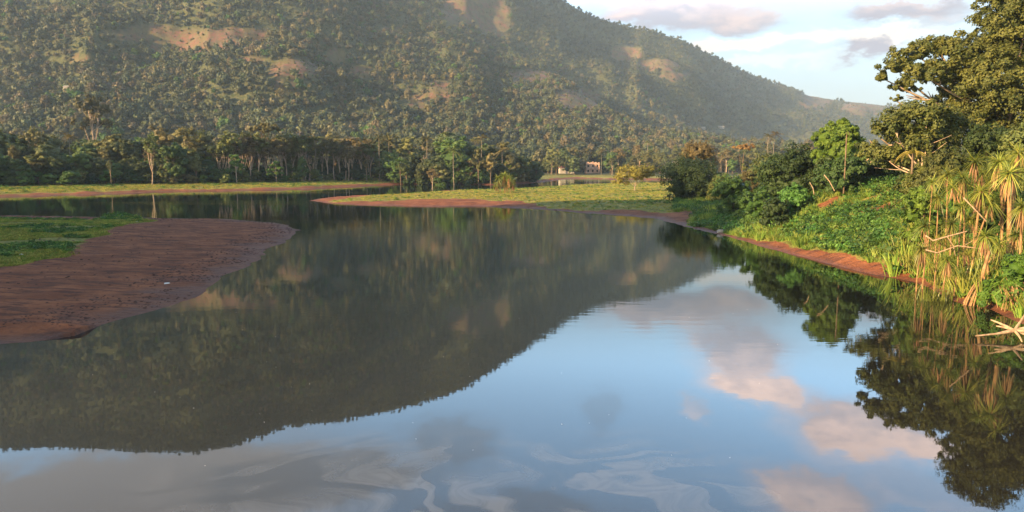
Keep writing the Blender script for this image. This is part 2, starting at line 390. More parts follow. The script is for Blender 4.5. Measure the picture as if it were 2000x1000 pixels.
def wood_mat(name, c1, c2, scale=3):
    m, nt = mat_new(name); tcn = nt.new('ShaderNodeTexCoord')
    f, _ = nt.noise(nt.mapping(tcn.outputs['Object'], (1, 1, .25)), scale, 5, .65)
    c = nt.mix(nt.ss(f, .3, .7), c1, c2)
    b = nt.new('ShaderNodeBump'); b.inputs['Strength'].default_value = .5; b.inputs['Distance'].default_value = .05; nt.l.new(f, b.inputs['Height'])
    out(nt, princ(nt, c, .9, .15, b.outputs[0]).outputs[0]); return m

M = {}
M['dark'] = leaf_mat('leaf_dark_green', (.022, .050, .014), (.065, .105, .026))
M['oak'] = leaf_mat('leaf_giant_tree', (.036, .052, .012), (.150, .145, .030), tr=.2, var=.1)
M['bank1'] = leaf_mat('leaf_bank_deep', (.040, .065, .022), (.115, .135, .042), (.13, .12, .045))
M['bank2'] = leaf_mat('leaf_bank_olive', (.065, .080, .024), (.19, .185, .06), (.20, .15, .06))
M['bank3'] = leaf_mat('leaf_bank_fresh', (.040, .080, .020), (.125, .170, .042))
M['green'] = leaf_mat('leaf_green', (.035, .085, .016), (.10, .17, .03))
M['olive'] = leaf_mat('leaf_olive', (.05, .075, .02), (.14, .15, .04), (.17, .13, .05))
M['tan'] = leaf_mat('leaf_tan', (.09, .08, .03), (.21, .16, .06), (.12, .13, .05))
M['bright'] = leaf_mat('leaf_bright_green', (.03, .080, .010), (.15, .245, .03), tr=.3, var=.1)
M['gold'] = leaf_mat('leaf_golden', (.11, .10, .02), (.27, .21, .04))
M['orange'] = leaf_mat('leaf_orange', (.20, .12, .04), (.38, .24, .08))
M['hill'] = leaf_mat('leaf_hillside', (.034, .052, .020), (.108, .118, .050), (.145, .115, .055), tr=.15, var=.45)
M['hillf'] = leaf_mat('leaf_hillside_far', (.026, .042, .020), (.075, .088, .040), (.10, .09, .045), tr=.15, var=.4)
M['blade'] = leaf_mat('screw_pine_blade', (.09, .14, .02), (.30, .30, .06), tr=.3, rough=.4, spec=.4)
M['dead'] = leaf_mat('dead_blade', (.20, .11, .05), (.42, .26, .12), tr=.2, rough=.7)
M['grass'] = leaf_mat('grass_blade', (.07, .14, .02), (.20, .29, .045), (.28, .29, .07), tr=.3)
M['grassdry'] = leaf_mat('grass_blade_dry', (.20, .19, .035), (.50, .40, .10), (.26, .28, .05), tr=.3)
M['herb'] = leaf_mat('herb_leaf', (.035, .09, .014), (.10, .19, .035), tr=.25)
M['bark'] = wood_mat('bark_brown', (.09, .06, .04), (.20, .14, .09))
M['grey'] = wood_mat('bark_grey', (.16, .125, .09), (.27, .22, .16))
M['pale'] = wood_mat('bark_pale', (.30, .21, .14), (.52, .38, .26))
M['stem'] = wood_mat('screw_pine_stem', (.15, .085, .04), (.38, .22, .10), 6)
M['drift'] = wood_mat('driftwood', (.24, .15, .09), (.46, .32, .2), 5)

def ground_mat():
    m, nt = mat_new('soil_and_turf'); geo = nt.new('ShaderNodeNewGeometry'); pos = geo.outputs['Position']
    ag = nt.new('ShaderNodeAttribute', attribute_name='grass').outputs['Fac']
    af = nt.new('ShaderNodeAttribute', attribute_name='far').outputs['Fac']
    ab = nt.new('ShaderNodeAttribute', attribute_name='bare').outputs['Fac']
    aw = nt.new('ShaderNodeAttribute', attribute_name='wet').outputs['Fac']
    n1, _ = nt.noise(pos, .35, 6, .6); n2, _ = nt.noise(pos, 2.6, 6, .65); n3, _ = nt.noise(pos, .06, 5, .6); n4, _ = nt.noise(nt.mapping(pos, (1, .35, 1)), 9, 3, .6)
    soil = nt.mix(nt.ss(n1, .3, .7), (.17, .056, .024), (.29, .108, .046))
    st, _ = nt.noise(nt.mapping(pos, (.5, 1.6, 1)), .8, 7, .7); soil = nt.mix(nt.ss(st, .47, .60, 0, .85), soil, (.085, .032, .020)); soil = nt.mix(nt.ss(n2, .52, .70, 0, .7), soil, (.10, .042, .028))
    soil = nt.mix(nt.ss(n4, .6, .8, 0, .5), soil, (.30, .17, .10))
    soil = nt.mix(nt.m('MULTIPLY', aw, .55), soil, (.085, .036, .022))
    turf = nt.mix(nt.ss(n2, .35, .65), (.08, .10, .02), (.25, .22, .045)); turf = nt.mix(nt.ss(n1, .45, .65, 0, .7), turf, (.34, .26, .07))
    near = nt.mix(nt.ss(nt.m('ADD', ag, nt.m('MULTIPLY', nt.m('SUBTRACT', n2, .5), .9)), .35, .6), soil, turf)
    floor_ = nt.mix(nt.ss(n1, .35, .65), (.045, .055, .02), (.10, .095, .04))
    bar = nt.mix(nt.ss(n3, .42, .58), (.165, .075, .052), (.13, .10, .045)); bar = nt.mix(nt.ss(n1, .45, .65, 0, .7), bar, (.10, .10, .04)); g5, _ = nt.noise(nt.mapping(pos, (1, 1, .3)), .12, 6, .75); bar = nt.mix(nt.ss(g5, .5, .58, 0, .8), bar, (.085, .07, .035))
    farc = nt.mix(ab, floor_, bar)
    c = nt.mix(af, near, farc)
    b = nt.new('ShaderNodeBump'); b.inputs['Strength'].default_value = 1.0; b.inputs['Distance'].default_value = .22; nt.l.new(nt.m('ADD', n2, nt.m('MULTIPLY', n4, .35)), b.inputs['Height'])
    rg = nt.m('SUBTRACT', .93, nt.m('MULTIPLY', aw, .30))
    out(nt, princ(nt, c, rg, .16, b.outputs[0]).outputs[0]); return m
M['ground'] = ground_mat()

def water_mat():
    m, nt = mat_new('river_water'); geo = nt.new('ShaderNodeNewGeometry'); pos = geo.outputs['Position']
    sp = nt.new('ShaderNodeSeparateXYZ'); nt.l.new(pos, sp.inputs[0])
    # small ripples, long across the line of the valley, in patches
    r1, _ = nt.noise(nt.mapping(pos, (.55, 1.7, 1)), 1.0, 3, .5); r2, _ = nt.noise(nt.mapping(pos, (2.0, 5.5, 1)), 1.0, 2, .5)
    pt, _ = nt.noise(nt.mapping(pos, (.010, .045, 1)), 1.0, 3, .5)
    patch = nt.ss(pt, .50, .66, .25, 1.0)
    calm = nt.ss(sp.outputs[1], 18, 90, .12, 1.0)
    hgt = nt.m('MULTIPLY', nt.m('MULTIPLY', nt.m('ADD', r1, nt.m('MULTIPLY', r2, .22)), patch), calm)
    b = nt.new('ShaderNodeBump'); b.inputs['Strength'].default_value = 1.0; b.inputs['Distance'].default_value = .015; nt.l.new(hgt, b.inputs['Height'])
    # scum film: drifting swirls near the bridge
    w1, wc = nt.noise(nt.mapping(pos, (.16, .22, 1)), 1.0, 2, .45, .6)
    va = nt.new('ShaderNodeVectorMath', operation='MULTIPLY_ADD'); nt.l.new(wc, va.inputs[0]); va.inputs[1].default_value = (6, 6, 0); nt.l.new(pos, va.inputs[2])
    s1, _ = nt.noise(nt.mapping(va.outputs[0], (.12, .15, 1), (3.1, 7.7, 0), (0, 0, .5)), 1.0, 3, .5, .8)
    band = nt.m('FRACT', nt.m('MULTIPLY', s1, 9.0)); line = nt.m('MULTIPLY', nt.ss(band, .25, .62), nt.ss(band, .985, .9))
    s2, _ = nt.noise(nt.mapping(va.outputs[0], (1.0, .8, 1)), 1.0, 5, .6, 1.2)
    dx = nt.m('DIVIDE', nt.m('SUBTRACT', sp.outputs[0], 0.0), 9.0); dy = nt.m('DIVIDE', nt.m('SUBTRACT', sp.outputs[1], 16.0), 5.5)
    dd = nt.m('SQRT', nt.m('ADD', nt.m('MULTIPLY', dx, dx), nt.m('MULTIPLY', dy, dy)))
    reg = nt.ss(nt.m('ADD', dd, nt.m('MULTIPLY', w1, .7)), .75, 1.6, 1, 0)
    film = nt.m('MULTIPLY', nt.m('MULTIPLY', nt.m('MULTIPLY_ADD', line, .75, .1), nt.ss(s2, .35, .62, .45, 1)), reg)
    # water body browner near the camera, darker and greener farther out
    body = nt.mix(nt.ss(sp.outputs[1], 15, 60), (.016, .014, .011), (.006, .008, .005))
    deep = princ(nt, body, .45, 0.0, b.outputs[0])
    gl = nt.new('ShaderNodeBsdfGlossy'); nt.put(gl.inputs['Color'], (.92, .985, 1.0, 1)); nt.put(gl.inputs['Roughness'], .018); nt.l.new(b.outputs[0], gl.inputs['Normal'])
    fr = nt.new('ShaderNodeFresnel'); fr.inputs['IOR'].default_value = 1.46; nt.l.new(b.outputs[0], fr.inputs['Normal'])
    ms = nt.new('ShaderNodeMixShader'); nt.l.new(nt.m('MULTIPLY', fr.outputs[0], 1.0, clamp=True), ms.inputs[0]); nt.l.new(deep.outputs[0], ms.inputs[1]); nt.l.new(gl.outputs[0], ms.inputs[2])
    fd = nt.new('ShaderNodeBsdfDiffuse'); fd.inputs[0].default_value = (.34, .35, .37, 1)
    m2 = nt.new('ShaderNodeMixShader'); nt.l.new(nt.m('MULTIPLY', film, .24), m2.inputs[0]); nt.l.new(ms.outputs[0], m2.inputs[1]); nt.l.new(fd.outputs[0], m2.inputs[2])
    out(nt, m2.outputs[0]); return m
M['water'] = water_mat()

# ------------------------------------------------------------------ setting: ground, water
def build_ground():
    nA, nY = 860, 1000
    a = np.sinh(np.linspace(-1.55, 1.55, nA)) / np.sinh(1.55) * 1.3
    Y = np.concatenate([np.linspace(6, 26, 40, endpoint=False), np.geomspace(26, 470, 560, endpoint=False), np.linspace(470, 3100, 400)])
    nY = len(Y)
    AA, YY = np.meshgrid(a, Y); X = AA * YY
    z, sF, sB, sC, aa = land(X, YY)
    far = sstep(YY, 430, 520) * (z > 3)
    far = np.maximum(far, sstep(sF, 14, 40) * (YY > 150))
    g = grassy(X, YY, z, sF, sB, sC, aa); bm = bare(X, YY, z)
    wet = 1 - sstep(z + .10 * fbm(X / 2.5, YY / 1.5, 4, 66), .05, .24)
    V = np.stack([X, YY, z], -1).reshape(-1, 3)
    i = (np.arange(nY - 1)[:, None] * nA + np.arange(nA - 1)[None, :]).reshape(-1)
    F = np.stack([i, i + 1, i + nA + 1, i + nA], 1)
    me = mesh_np('ground', V, F, M['ground'], {'grass': g.ravel(), 'far': far.ravel(), 'bare': bm.ravel(), 'wet': wet.ravel()}, True)
    tag(link('ground', me), kind='structure')
build_ground()
me = mesh_np('water', [(-4000, -900, 0), (4000, -900, 0), (4000, 3000, 0), (-4000, 3000, 0)], np.array([[0, 1, 2, 3]]), M['water'])
tag(link('water', me), kind='structure')
# unseen wooded hill added beside and behind the bridge to shade the near bank
def shade_hill(x, y):
    crest = 46 * sstep(y, -24, 12) * (1 - sstep(y, 48, 92)) + 19 * (1 - sstep(y, -24, 12)) * sstep(y, -150, -110)
    w = np.abs((x + 118) / 46) ** 1.3
    return crest * np.clip(1 - w, 0, 1) * (1 + .10 * fbm(x / 30, y / 30, 3, 3)) - 1.5 * (w > .98)
def build_shade_hill():
    X, Y = np.meshgrid(np.linspace(-180, -66, 80), np.linspace(-160, 105, 90)); z = shade_hill(X, Y)
    i = (np.arange(89)[:, None] * 80 + np.arange(79)[None, :]).reshape(-1)
    me = mesh_np('hill', np.stack([X, Y, z], -1).reshape(-1, 3), np.stack([i, i + 1, i + 81, i + 80], 1), M['ground'], {'grass': np.ones(X.size), 'far': np.ones(X.size), 'bare': np.zeros(X.size), 'wet': np.zeros(X.size)}, True)
    tag(link('hill', me), kind='structure')
build_shade_hill()

# ------------------------------------------------------------------ scatter (for what nobody could count)
def scatter(name, P, rot, scl, idx, protos, label):
    col = bpy.data.collections.new(name + '_kinds')
    for k, (me) in enumerate(protos):
        o = bpy.data.objects.new('%s_kind_%02d' % (name, k), me); col.objects.link(o)
    me = bpy.data.meshes.new(name); me.vertices.add(len(P)); me.vertices.foreach_set('co', np.asarray(P, np.float32).ravel())
    a = me.attributes.new('rot', 'FLOAT_VECTOR', 'POINT'); a.data.foreach_set('vector', np.asarray(rot, np.float32).ravel())
    a = me.attributes.new('scl', 'FLOAT_VECTOR', 'POINT'); a.data.foreach_set('vector', np.asarray(scl, np.float32).ravel())
    a = me.attributes.new('idx', 'INT', 'POINT'); a.data.foreach_set('value', np.asarray(idx, np.int32))
    me.update()
    o = link(name, me); g = bpy.data.node_groups.new(name, 'GeometryNodeTree')
    g.interface.new_socket('Geometry', in_out='INPUT', socket_type='NodeSocketGeometry'); g.interface.new_socket('Geometry', in_out='OUTPUT', socket_type='NodeSocketGeometry')
    gi = g.nodes.new('NodeGroupInput'); go = g.nodes.new('NodeGroupOutput'); iop = g.nodes.new('GeometryNodeInstanceOnPoints'); ci = g.nodes.new('GeometryNodeCollectionInfo')
    ci.inputs['Collection'].default_value = col; ci.inputs['Separate Children'].default_value = True; ci.inputs['Reset Children'].default_value = True
    def na(nm, t):
        n = g.nodes.new('GeometryNodeInputNamedAttribute'); n.data_type = t; n.inputs['Name'].default_value = nm; return n.outputs['Attribute']
    g.links.new(gi.outputs[0], iop.inputs['Points']); g.links.new(ci.outputs[0], iop.inputs['Instance']); iop.inputs['Pick Instance'].default_value = True
    g.links.new(na('idx', 'INT'), iop.inputs['Instance Index']); g.links.new(na('rot', 'FLOAT_VECTOR'), iop.inputs['Rotation']); g.links.new(na('scl', 'FLOAT_VECTOR'), iop.inputs['Scale'])
    g.links.new(iop.outputs[0], go.inputs[0])
    md = o.modifiers.new('scatter', 'NODES'); md.node_group = g
    tag(o, label, name.replace('_', ' '), kind='stuff'); return o
def mk_scatter(name, x, y, z, s, rng, idx, protos, label, sink=0.0, tilt=.06, sz=None):
    n = len(x); rot = np.stack([rng.uniform(-tilt, tilt, n), rng.uniform(-tilt, tilt, n), rng.uniform(0, 6.28, n)], 1)
    s3 = np.stack([s * rng.uniform(.85, 1.15, n), s * rng.uniform(.85, 1.15, n), (s if sz is None else sz) * rng.uniform(.8, 1.25, n)], 1)
    return scatter(name, np.stack([x, y, z - sink], 1), rot, s3, idx, protos, label)

# ------------------------------------------------------------------ hillside forest
def hill_tree(seed, mat, tall=1.0, nleaf=330, palm=False):
    rng = np.random.default_rng(seed); mb = MB(); bl = []
    for k in range(rng.integers(3, 6)):
        an = rng.uniform(0, 6.28); r = rng.uniform(.1, .5)
        bl.append((math.cos(an) * r * 2.6, math.sin(an) * r * 2.6, (3.6 + rng.uniform(-.9, 1.5)) * tall, rng.uniform(1.4, 2.5), rng.uniform(1.4, 2.5), rng.uniform(1.1, 2.2) * tall))
    foliage(mb, bl, 34, nleaf, .75, rng, clump_r=.42, core=.7, ragged=.3, sub=1)
    mb.tube([(0, 0, -2), (0, 0, 3.5 * tall)], [.3, .2], 4, .3)
    return mb.mesh('forest_tree', mat)
def ground_at(px, py, y0=14, y1=760):
    Y = np.geomspace(y0, y1, 900); x, f, u = ray(px, py); X = Y * x / f; Z = H + Y * u / f
    z = land(X, Y)[0]; k = np.argmax(z >= Z)
    return float(X[k]), float(Y[k]), float(z[k])
HOUSE3 = [ground_at(1372, 252, 600, 1500), ground_at(1408, 251, 600, 1500), ground_at(138, 177, 600, 1500)]
HOUSE_XY = [(h_[0], h_[1]) for h_ in HOUSE3]
def forest():
    rng = np.random.default_rng(7)
    protos = [hill_tree(100 + i, M['hill'], [1, 1.15, .85, 1.3][i % 4]) for i in range(8)] + [hill_tree(200 + i, M['tan'], 1.1) for i in range(2)] + [hill_tree(300 + i, M['green'], 1.0) for i in range(2)] \
        + [hill_tree(400 + i, M['hillf'], [1, 1.1][i % 2], 220) for i in range(4)]
    xs = []; ys = []
    def strip(y0, y1, cell, alim=.92):
        gx = int((2 * alim * y1) / cell)
        yy, xx = np.meshgrid(np.arange(y0, y1, cell), np.linspace(-alim * y1, alim * y1, gx), indexing='ij')
        xx = xx + rng.uniform(-.55, .55, xx.shape) * cell; yy = yy + rng.uniform(-.55, .55, yy.shape) * cell
        k = np.abs(xx) < alim * yy; xs.append(xx[k]); ys.append(yy[k])
    strip(470, 700, 5.6); strip(700, 1100, 5.6); strip(1100, 1600, 6.4); strip(1600, 2750, 8.8)
    x = np.concatenate(xs); y = np.concatenate(ys)
    z, sF, sB, sC, a = land(x, y); b = bare(x, y, z)
    dens = fbm(x / 60, y / 60, 4, 21)
    small = (rng.uniform(-1.2, 1.2, len(x)) > dens + .70) | (b > .5)
    k = (sF > 25) & (rng.uniform(0, 1, len(x)) > np.maximum(b * .45, small * .25))
    # leave out what lies over the crest, out of sight
    z2 = land(x, y - 25)[0]; k &= (z / y) > (z2 / (y - 25)) - .03
    k &= ~((y < 640) & (np.abs(a) > -1) & (a > -.05) & (rng.uniform(0, 1, len(x)) < .25))
    for hx_, hy_ in [G2 for G2 in HOUSE_XY]: k &= ~((np.abs(x - hx_) < 9) & (y > hy_ - 26) & (y < hy_ + 7))
    x, y, z, a, b, small = x[k], y[k], z[k], a[k], b[k], small[k]
    sp = fbm(x / 90, y / 90, 3, 71)
    n = len(x); idx = rng.integers(0, 8, n); r = rng.uniform(0, 1, n)
    idx = np.where(r < .05 + .12 * (sp > .15), 8 + rng.integers(0, 2, n), idx); idx = np.where(r > .93, 10 + rng.integers(0, 2, n), idx)
    idx = np.where(y > 1350, 12 + rng.integers(0, 4, n), idx)
    s = np.where(b > .5, .30, np.where(small, .48, 1)) * rng.uniform(.58, 1.42, n) ** 1.3 * np.interp(y, [470, 900, 1600, 2700], [1.12, .88, .88, 1.08])
    # added wood on the unseen hill that shades the near bank
    m = 1500; hx = rng.uniform(-162, -74, m); hy = rng.uniform(-150, 92, m); hz = shade_hill(hx, hy); q = (hz > .5) & (hx < -.80 * hy - 10)
    hx, hy, hz = hx[q], hy[q], hz[q]
    x = np.concatenate([x, hx]); y = np.concatenate([y, hy]); z = np.concatenate([z, hz]); s = np.concatenate([s, rng.uniform(1.1, 2.0, len(hx))]); idx = np.concatenate([idx, rng.integers(0, 8, len(hx))])
    print('forest', len(x))
    mk_scatter('forest', x, y, z, s, rng, idx, protos, 'dense mixed forest covering the mountain slopes behind the river', sink=.6)
forest()
# ------------------------------------------------------------------ trees and shrubs, one thing each
def bez(p0, p1, p2, n=6):
    t = np.linspace(0, 1, n)[:, None]; p0, p1, p2 = map(lambda q: np.asarray(q, float), (p0, p1, p2))
    return (1 - t) ** 2 * p0 + 2 * t * (1 - t) * p1 + t * t * p2
def trunk_mesh(rng, base, top, r, targets, mat, k=8, twigs=2, lean=.3):
    mb = MB(); base = np.asarray(base, float); top = np.asarray(top, float); L = np.linalg.norm(top - base)
    mid = (base + top) / 2 + rng.normal(size=3) * [L * .05 * lean * 3, L * .05 * lean * 3, 0]
    tr = bez(base - [0, 0, .6], mid, top, 9); rad = np.linspace(r, r * .55, 9); rad[0] = r * 1.5; rad[1] = r * 1.12
    mb.tube(tr, rad, k, .5)
    for q in targets:
        q = np.asarray(q, float); i = rng.integers(4, 9); s = tr[i]
        if q[2] < s[2] + .2: s = tr[max(3, i - 3)]
        m_ = (s + q) / 2 + np.array([0, 0, -.12 * np.linalg.norm(q - s)]) + rng.normal(size=3) * .06 * np.linalg.norm(q - s)
        b = bez(s, m_, q, 7); mb.tube(b, np.linspace(r * .42, r * .10, 7), max(4, k - 2), .5)
        for _ in range(twigs):
            j = rng.integers(3, 6); lq = min(np.linalg.norm(q - s), 4.0); d = (q - s) / (np.linalg.norm(q - s) + .01) * lq * .3 + rng.normal(size=3) * lq * .16; d[2] = abs(d[2])
            mb.tube(bez(b[j], b[j] + d * .5 + [0, 0, -.05], b[j] + d, 5), np.linspace(r * .2, r * .05, 5), 4, .5)
    return mb.mesh('trunk', mat, True)
def make_tree(name, cat, seed, leaf, bark, blobs, trunk_h, r, nclump, nleaf, lsize, trunk_xy=(0, 0), core=.6, clump_r=.34, ragged=.25, flat=.8, twigs=2, crown_name='crown', trunk_name='trunk', asp=1.6, lean=.3):
    rng = np.random.default_rng(seed); root = empty(name); root['category'] = cat
    tgt = [(b[0], b[1], b[2]) for b in blobs]
    link(trunk_name, trunk_mesh(rng, (0, 0, 0), (trunk_xy[0], trunk_xy[1], trunk_h), r, tgt, M[bark], twigs=twigs, lean=lean), root)
    mb = MB(); foliage(mb, blobs, nclump, nleaf, lsize, rng, core=core, clump_r=clump_r, ragged=ragged, flat=flat, asp=asp)
    link(crown_name, mb.mesh(crown_name, M[leaf]), root)
    return root
def blobs_round(seed, h, w, base=.25, n=8, sq=.8):
    rng = np.random.default_rng(seed); out_ = []
    for i in range(n):
        t = rng.uniform(0, 1); zz = h * (base + (1 - base) * (.15 + .7 * t)); rr = w / 2 * math.sin(math.pi * (.18 + .68 * t)) ** .7
        an = i * 2.4 + rng.uniform(-.5, .5); d = rr * rng.uniform(.25, .68); br = w * rng.uniform(.19, .30)
        out_.append((math.cos(an) * d, math.sin(an) * d, zz, br, br, br * sq))
    out_.append((0, 0, h * .9 - w * .16, w * .24, w * .24, w * .2)); return out_
def frond(mb, p, d, L, droop, rng, nl=16, wl=.5, width=.09):
    """a feather frond: arching rib with leaflets"""
    d = np.asarray(d, float); d /= np.linalg.norm(d); side = np.cross(d, [0, 0, 1.0]); side /= np.linalg.norm(side) + 1e-9
    n = 8; t = np.linspace(0, 1, n)[:, None]; rib = np.asarray(p, float) + d * L * t + np.array([0, 0, -1.0]) * droop * L * t ** 2
    mb.tube(rib, np.linspace(.05, .015, n), 3, .8, cap=False)
    for s in (-1, 1):
        for i in range(nl):
            u = .12 + .86 * i / nl; k = u * (n - 1); j = int(k); q = rib[j] + (rib[min(j + 1, n - 1)] - rib[j]) * (k - j)
            l = wl * L * .42 * math.sin(math.pi * (u * .85 + .12)) ** .8; dirv = side * s * .8 + d * .45 + np.array([0, 0, -.55 - .3 * u]); dirv /= np.linalg.norm(dirv)
            w_ = d * width; v = np.stack([q - w_, q + w_, q + dirv * l + w_ * .2])
            mb.add(v, [[0, 1, 2]], rng.uniform(0, 1))
def make_palm(name, seed, h, nf=16, L=4.0, bark='grey', leaf='olive', thin=.11, label=None):
    rng = np.random.default_rng(seed); root = empty(name); root['category'] = 'palm tree'
    mb = MB(); top = np.array([rng.uniform(-.5, .5), rng.uniform(-.5, .5), h]); tr = bez((0, 0, -.6), (rng.uniform(-.6, .6), 0, h * .5), top, 12)
    mb.tube(tr, np.linspace(thin * 1.3, thin * .8, 12), 7, .5); link('trunk', mb.mesh('trunk', M[bark], True), root)
    mb = MB()
    for i in range(nf):
        an = i * 2.4; e = rng.uniform(-.5, 1.0) if i > 3 else 1.6; frond(mb, top, (math.cos(an), math.sin(an), e), L * rng.uniform(.8, 1.1), rng.uniform(.35, .75), rng)
    link('crown', mb.mesh('crown', M[leaf]), root); return root

# kinds (real sizes in metres)
K = {}
K['round'] = [make_tree('broadleaf_tree', 'tree', 11, 'bank1', 'bark', blobs_round(1, 16, 10, .22, 10), 9, .3, 110, 4200, .50),
              make_tree('broadleaf_tree', 'tree', 12, 'bank2', 'bark', blobs_round(2, 17, 9, .35, 9), 11, .28, 90, 3400, .48),
              make_tree('broadleaf_tree', 'tree', 13, 'bank3', 'bark', blobs_round(3, 15, 10, .15, 11), 8, .3, 110, 4200, .50),
              make_tree('broadleaf_tree', 'tree', 16, 'bank1', 'bark', blobs_round(6, 15, 11, .12, 12), 8, .3, 120, 4600, .50)]
K['tan'] = [make_tree('tan_tree', 'tree', 14, 'tan', 'pale', blobs_round(4, 17, 9, .42, 9), 11, .28, 80, 2300, .46, core=.35)]
K['slim'] = [make_tree('slim_tree', 'tree', 20 + i, ['olive', 'tan', 'olive'][i], 'pale', [(x_, y_, z_ , 1.5, 1.5, 1.7) for x_, y_, z_ in [(-1.3, .3, 13 + i), (1.4, -.2, 13.6), (.1, .8, 15), (-.5, -.9, 11.6), (.9, .8, 11.9)]], 8.5, .19, 46, 1150, .42, core=0, clump_r=.5, twigs=4, lean=.5) for i in range(3)]
K['umbrella'] = [make_tree('flat_topped_tree', 'tree', 31, 'olive', 'bark', [(-3, 0, 16.2, 2.6, 2.4, 1.1), (0, .5, 17.2, 3.0, 2.6, 1.2), (3.1, 0, 16.3, 2.5, 2.4, 1.0), (0, -1.6, 16.6, 2.6, 2.2, 1.0), (1.4, 1.8, 16.4, 2.4, 2.2, 1)], 12.5, .32, 60, 2300, .42, core=.4)]
K['shrub'] = [make_tree('shrub', 'shrub', 41, 'green', 'bark', blobs_round(41, 4.6, 5.6, .0, 9, .8), 2.4, .10, 70, 2200, .34, crown_name='foliage', trunk_name='stem'),
              make_tree('shrub', 'shrub', 42, 'olive', 'bark', blobs_round(42, 5.2, 5.0, .0, 9, .9), 2.4, .10, 70, 2200, .34, crown_name='foliage', trunk_name='stem'),
              make_tree('shrub', 'shrub', 43, 'dark', 'bark', blobs_round(43, 4.6, 6.4, .0, 10, .8), 2.2, .10, 80, 2600, .34, crown_name='foliage', trunk_name='stem')]
K['layer'] = [make_tree('layered_tree', 'tree', 51, 'green', 'pale', [(-2.6, 0, 6.4, 2.2, 2, .9), (2.4, .4, 7.2, 2.3, 2, .9), (0, -.5, 9.6, 2.2, 2, 1.0), (-1.6, .5, 8.4, 2, 1.8, .8), (2, -.8, 4.8, 2.2, 1.8, .7), (-2.2, -.9, 4.3, 2, 1.8, .7)], 8.6, .17, 60, 1900, .42, core=.3)]
K['palm'] = [make_palm('palm_tree', 61, 15.5, leaf='tan'), make_palm('palm_tree', 62, 12, nf=18, leaf='olive'), make_palm('palm_tree', 63, 8, nf=18, L=3.8, leaf='green', bark='bark')]
used = set(); REG = []
def place(kind, v, loc, rz, s, row):
    src = K[kind][v]
    o = copy_thing(src, loc, rz, s); REG.append((o, kind, v, row)); return o
rng = random.Random(5)
BASE = [(-260, 368), (0, 364), (200, 360), (400, 358), (600, 353.5), (720, 351), (850, 353), (950, 352.5), (1045, 349)]
def base_Y(px):
    py = float(np.interp(px, [b[0] for b in BASE], [b[1] for b in BASE])); return G(px, py, 1.7)[1]
def far_place(kind, v, px, back, h, row, w=1.0, rz=None):
    Y = base_Y(px) + back; x, f, u = ray(px, 350); X = Y * x / f; z = zat(X, Y)
    h0 = {'round': 16.3, 'tan': 17.3, 'slim': 16, 'umbrella': 18, 'shrub': 5, 'layer': 10.4, 'palm': [16.5, 13, 9][v] if kind == 'palm' else 1}[kind]
    s = h / h0; return place(kind, v, (X, Y, z - .1), rng.uniform(0, 6.28) if rz is None else rz, (s * w, s * w, s), row)
def top_h(px, back):                       # height of the canopy that reaches the treeline of the photo
    ty = float(np.interp(px, [-300, 0, 60, 100, 150, 230, 350, 440, 520, 600, 680, 740, 800, 870, 930, 980, 1010, 1050, 1075], [250, 252, 258, 252, 262, 266, 246, 268, 254, 270, 262, 250, 266, 250, 262, 272, 285, 297, 322]))
    Y = base_Y(px) + back; x, f, u = ray(px, ty); return H + Y * u / f - 1.8
# hand placed trees of the far bank
far_place('shrub', 0, 138, -3, 4.6, 'edge', 1.3); far_place('slim', 1, 216, -2, 7.5, 'edge', .7); far_place('slim', 0, 296, 1, 15.5, 'edge'); far_place('round', 2, 343, 3, 15, 'edge', .95)
far_place('layer', 0, 462, 0, 9.6, 'edge'); far_place('shrub', 1, 440, -2, 3.4, 'edge'); far_place('layer', 0, 540, -1, 7.5, 'edge', .9); far_place('round', 2, 592, -1, 10.5, 'edge', .7)
far_place('slim', 1, 680, 2, 13.5, 'edge', 1.2); far_place('slim', 1, 716, 0, 8.5, 'edge', .9); far_place('palm', 0, 741, 3, 18.5, 'edge', 1.0); far_place('palm', 1, 617, 6, 17.0, 'edge'); far_place('palm', 1, 887, 3, 15.5, 'edge')
far_place('palm', 2, 783, 0, 10.5, 'edge', 1.1); far_place('tan', 0, 845, -4, 7.8, 'edge', 1.15); far_place('round', 1, 958, 0, 12, 'edge', .9); far_place('palm', 1, 980, 6, 14, 'edge')
far_place('round', 0, 1020, 0, 11.5, 'edge', 1.2); far_place('round', 3, 1048, 2, 10.5, 'edge', 1.1); far_place('round', 3, 1000, 4, 12.5, 'edge', 1.1); far_place('umbrella', 0, 520, 14, 21, 'edge', 1.1); far_place('round', 1, 935, 3, 14, 'edge', .8)
far_place('palm', 0, 940, 14, 18.5, 'edge')
for px in range(430, 735, 11):             # the plantation of pale slim trunks
    far_place('slim', rng.choice([0, 1, 2]), px + rng.uniform(-4, 4), rng.uniform(7, 13), rng.uniform(13.5, 17), 'plantation', rng.uniform(1.3, 1.7))
for k, (px0, px1, st, b0, b1) in enumerate([(-180, 1000, 43, 8, 16), (-190, 1020, 37, 18, 28), (-200, 1010, 40, 32, 46)]):
    px = px0
    while px < px1:
        q = px + rng.uniform(-12, 12); bk = rng.uniform(b0, b1); px += st
        if k == 0 and 420 < q < 735: continue
        kd = rng.choice(['round'] * 9 + ['tan', 'slim', 'palm'] if k else ['round'] * 9 + ['slim'])
        v = rng.choice([0, 1, 1, 2, 2, 3]) if kd == 'round' else rng.randrange(len(K[kd]))
        if kd == 'palm': v = rng.choice([0, 1])
        f = rng.uniform(.72, .96) if k == 0 else rng.uniform(.86, 1.04)
        far_place(kd, v, q, bk, max(6, top_h(q, bk) * f * (.8 if k == 0 else 1)), 'bank', rng.uniform(1.1, 1.45) if kd == 'round' else 1)
px = -180
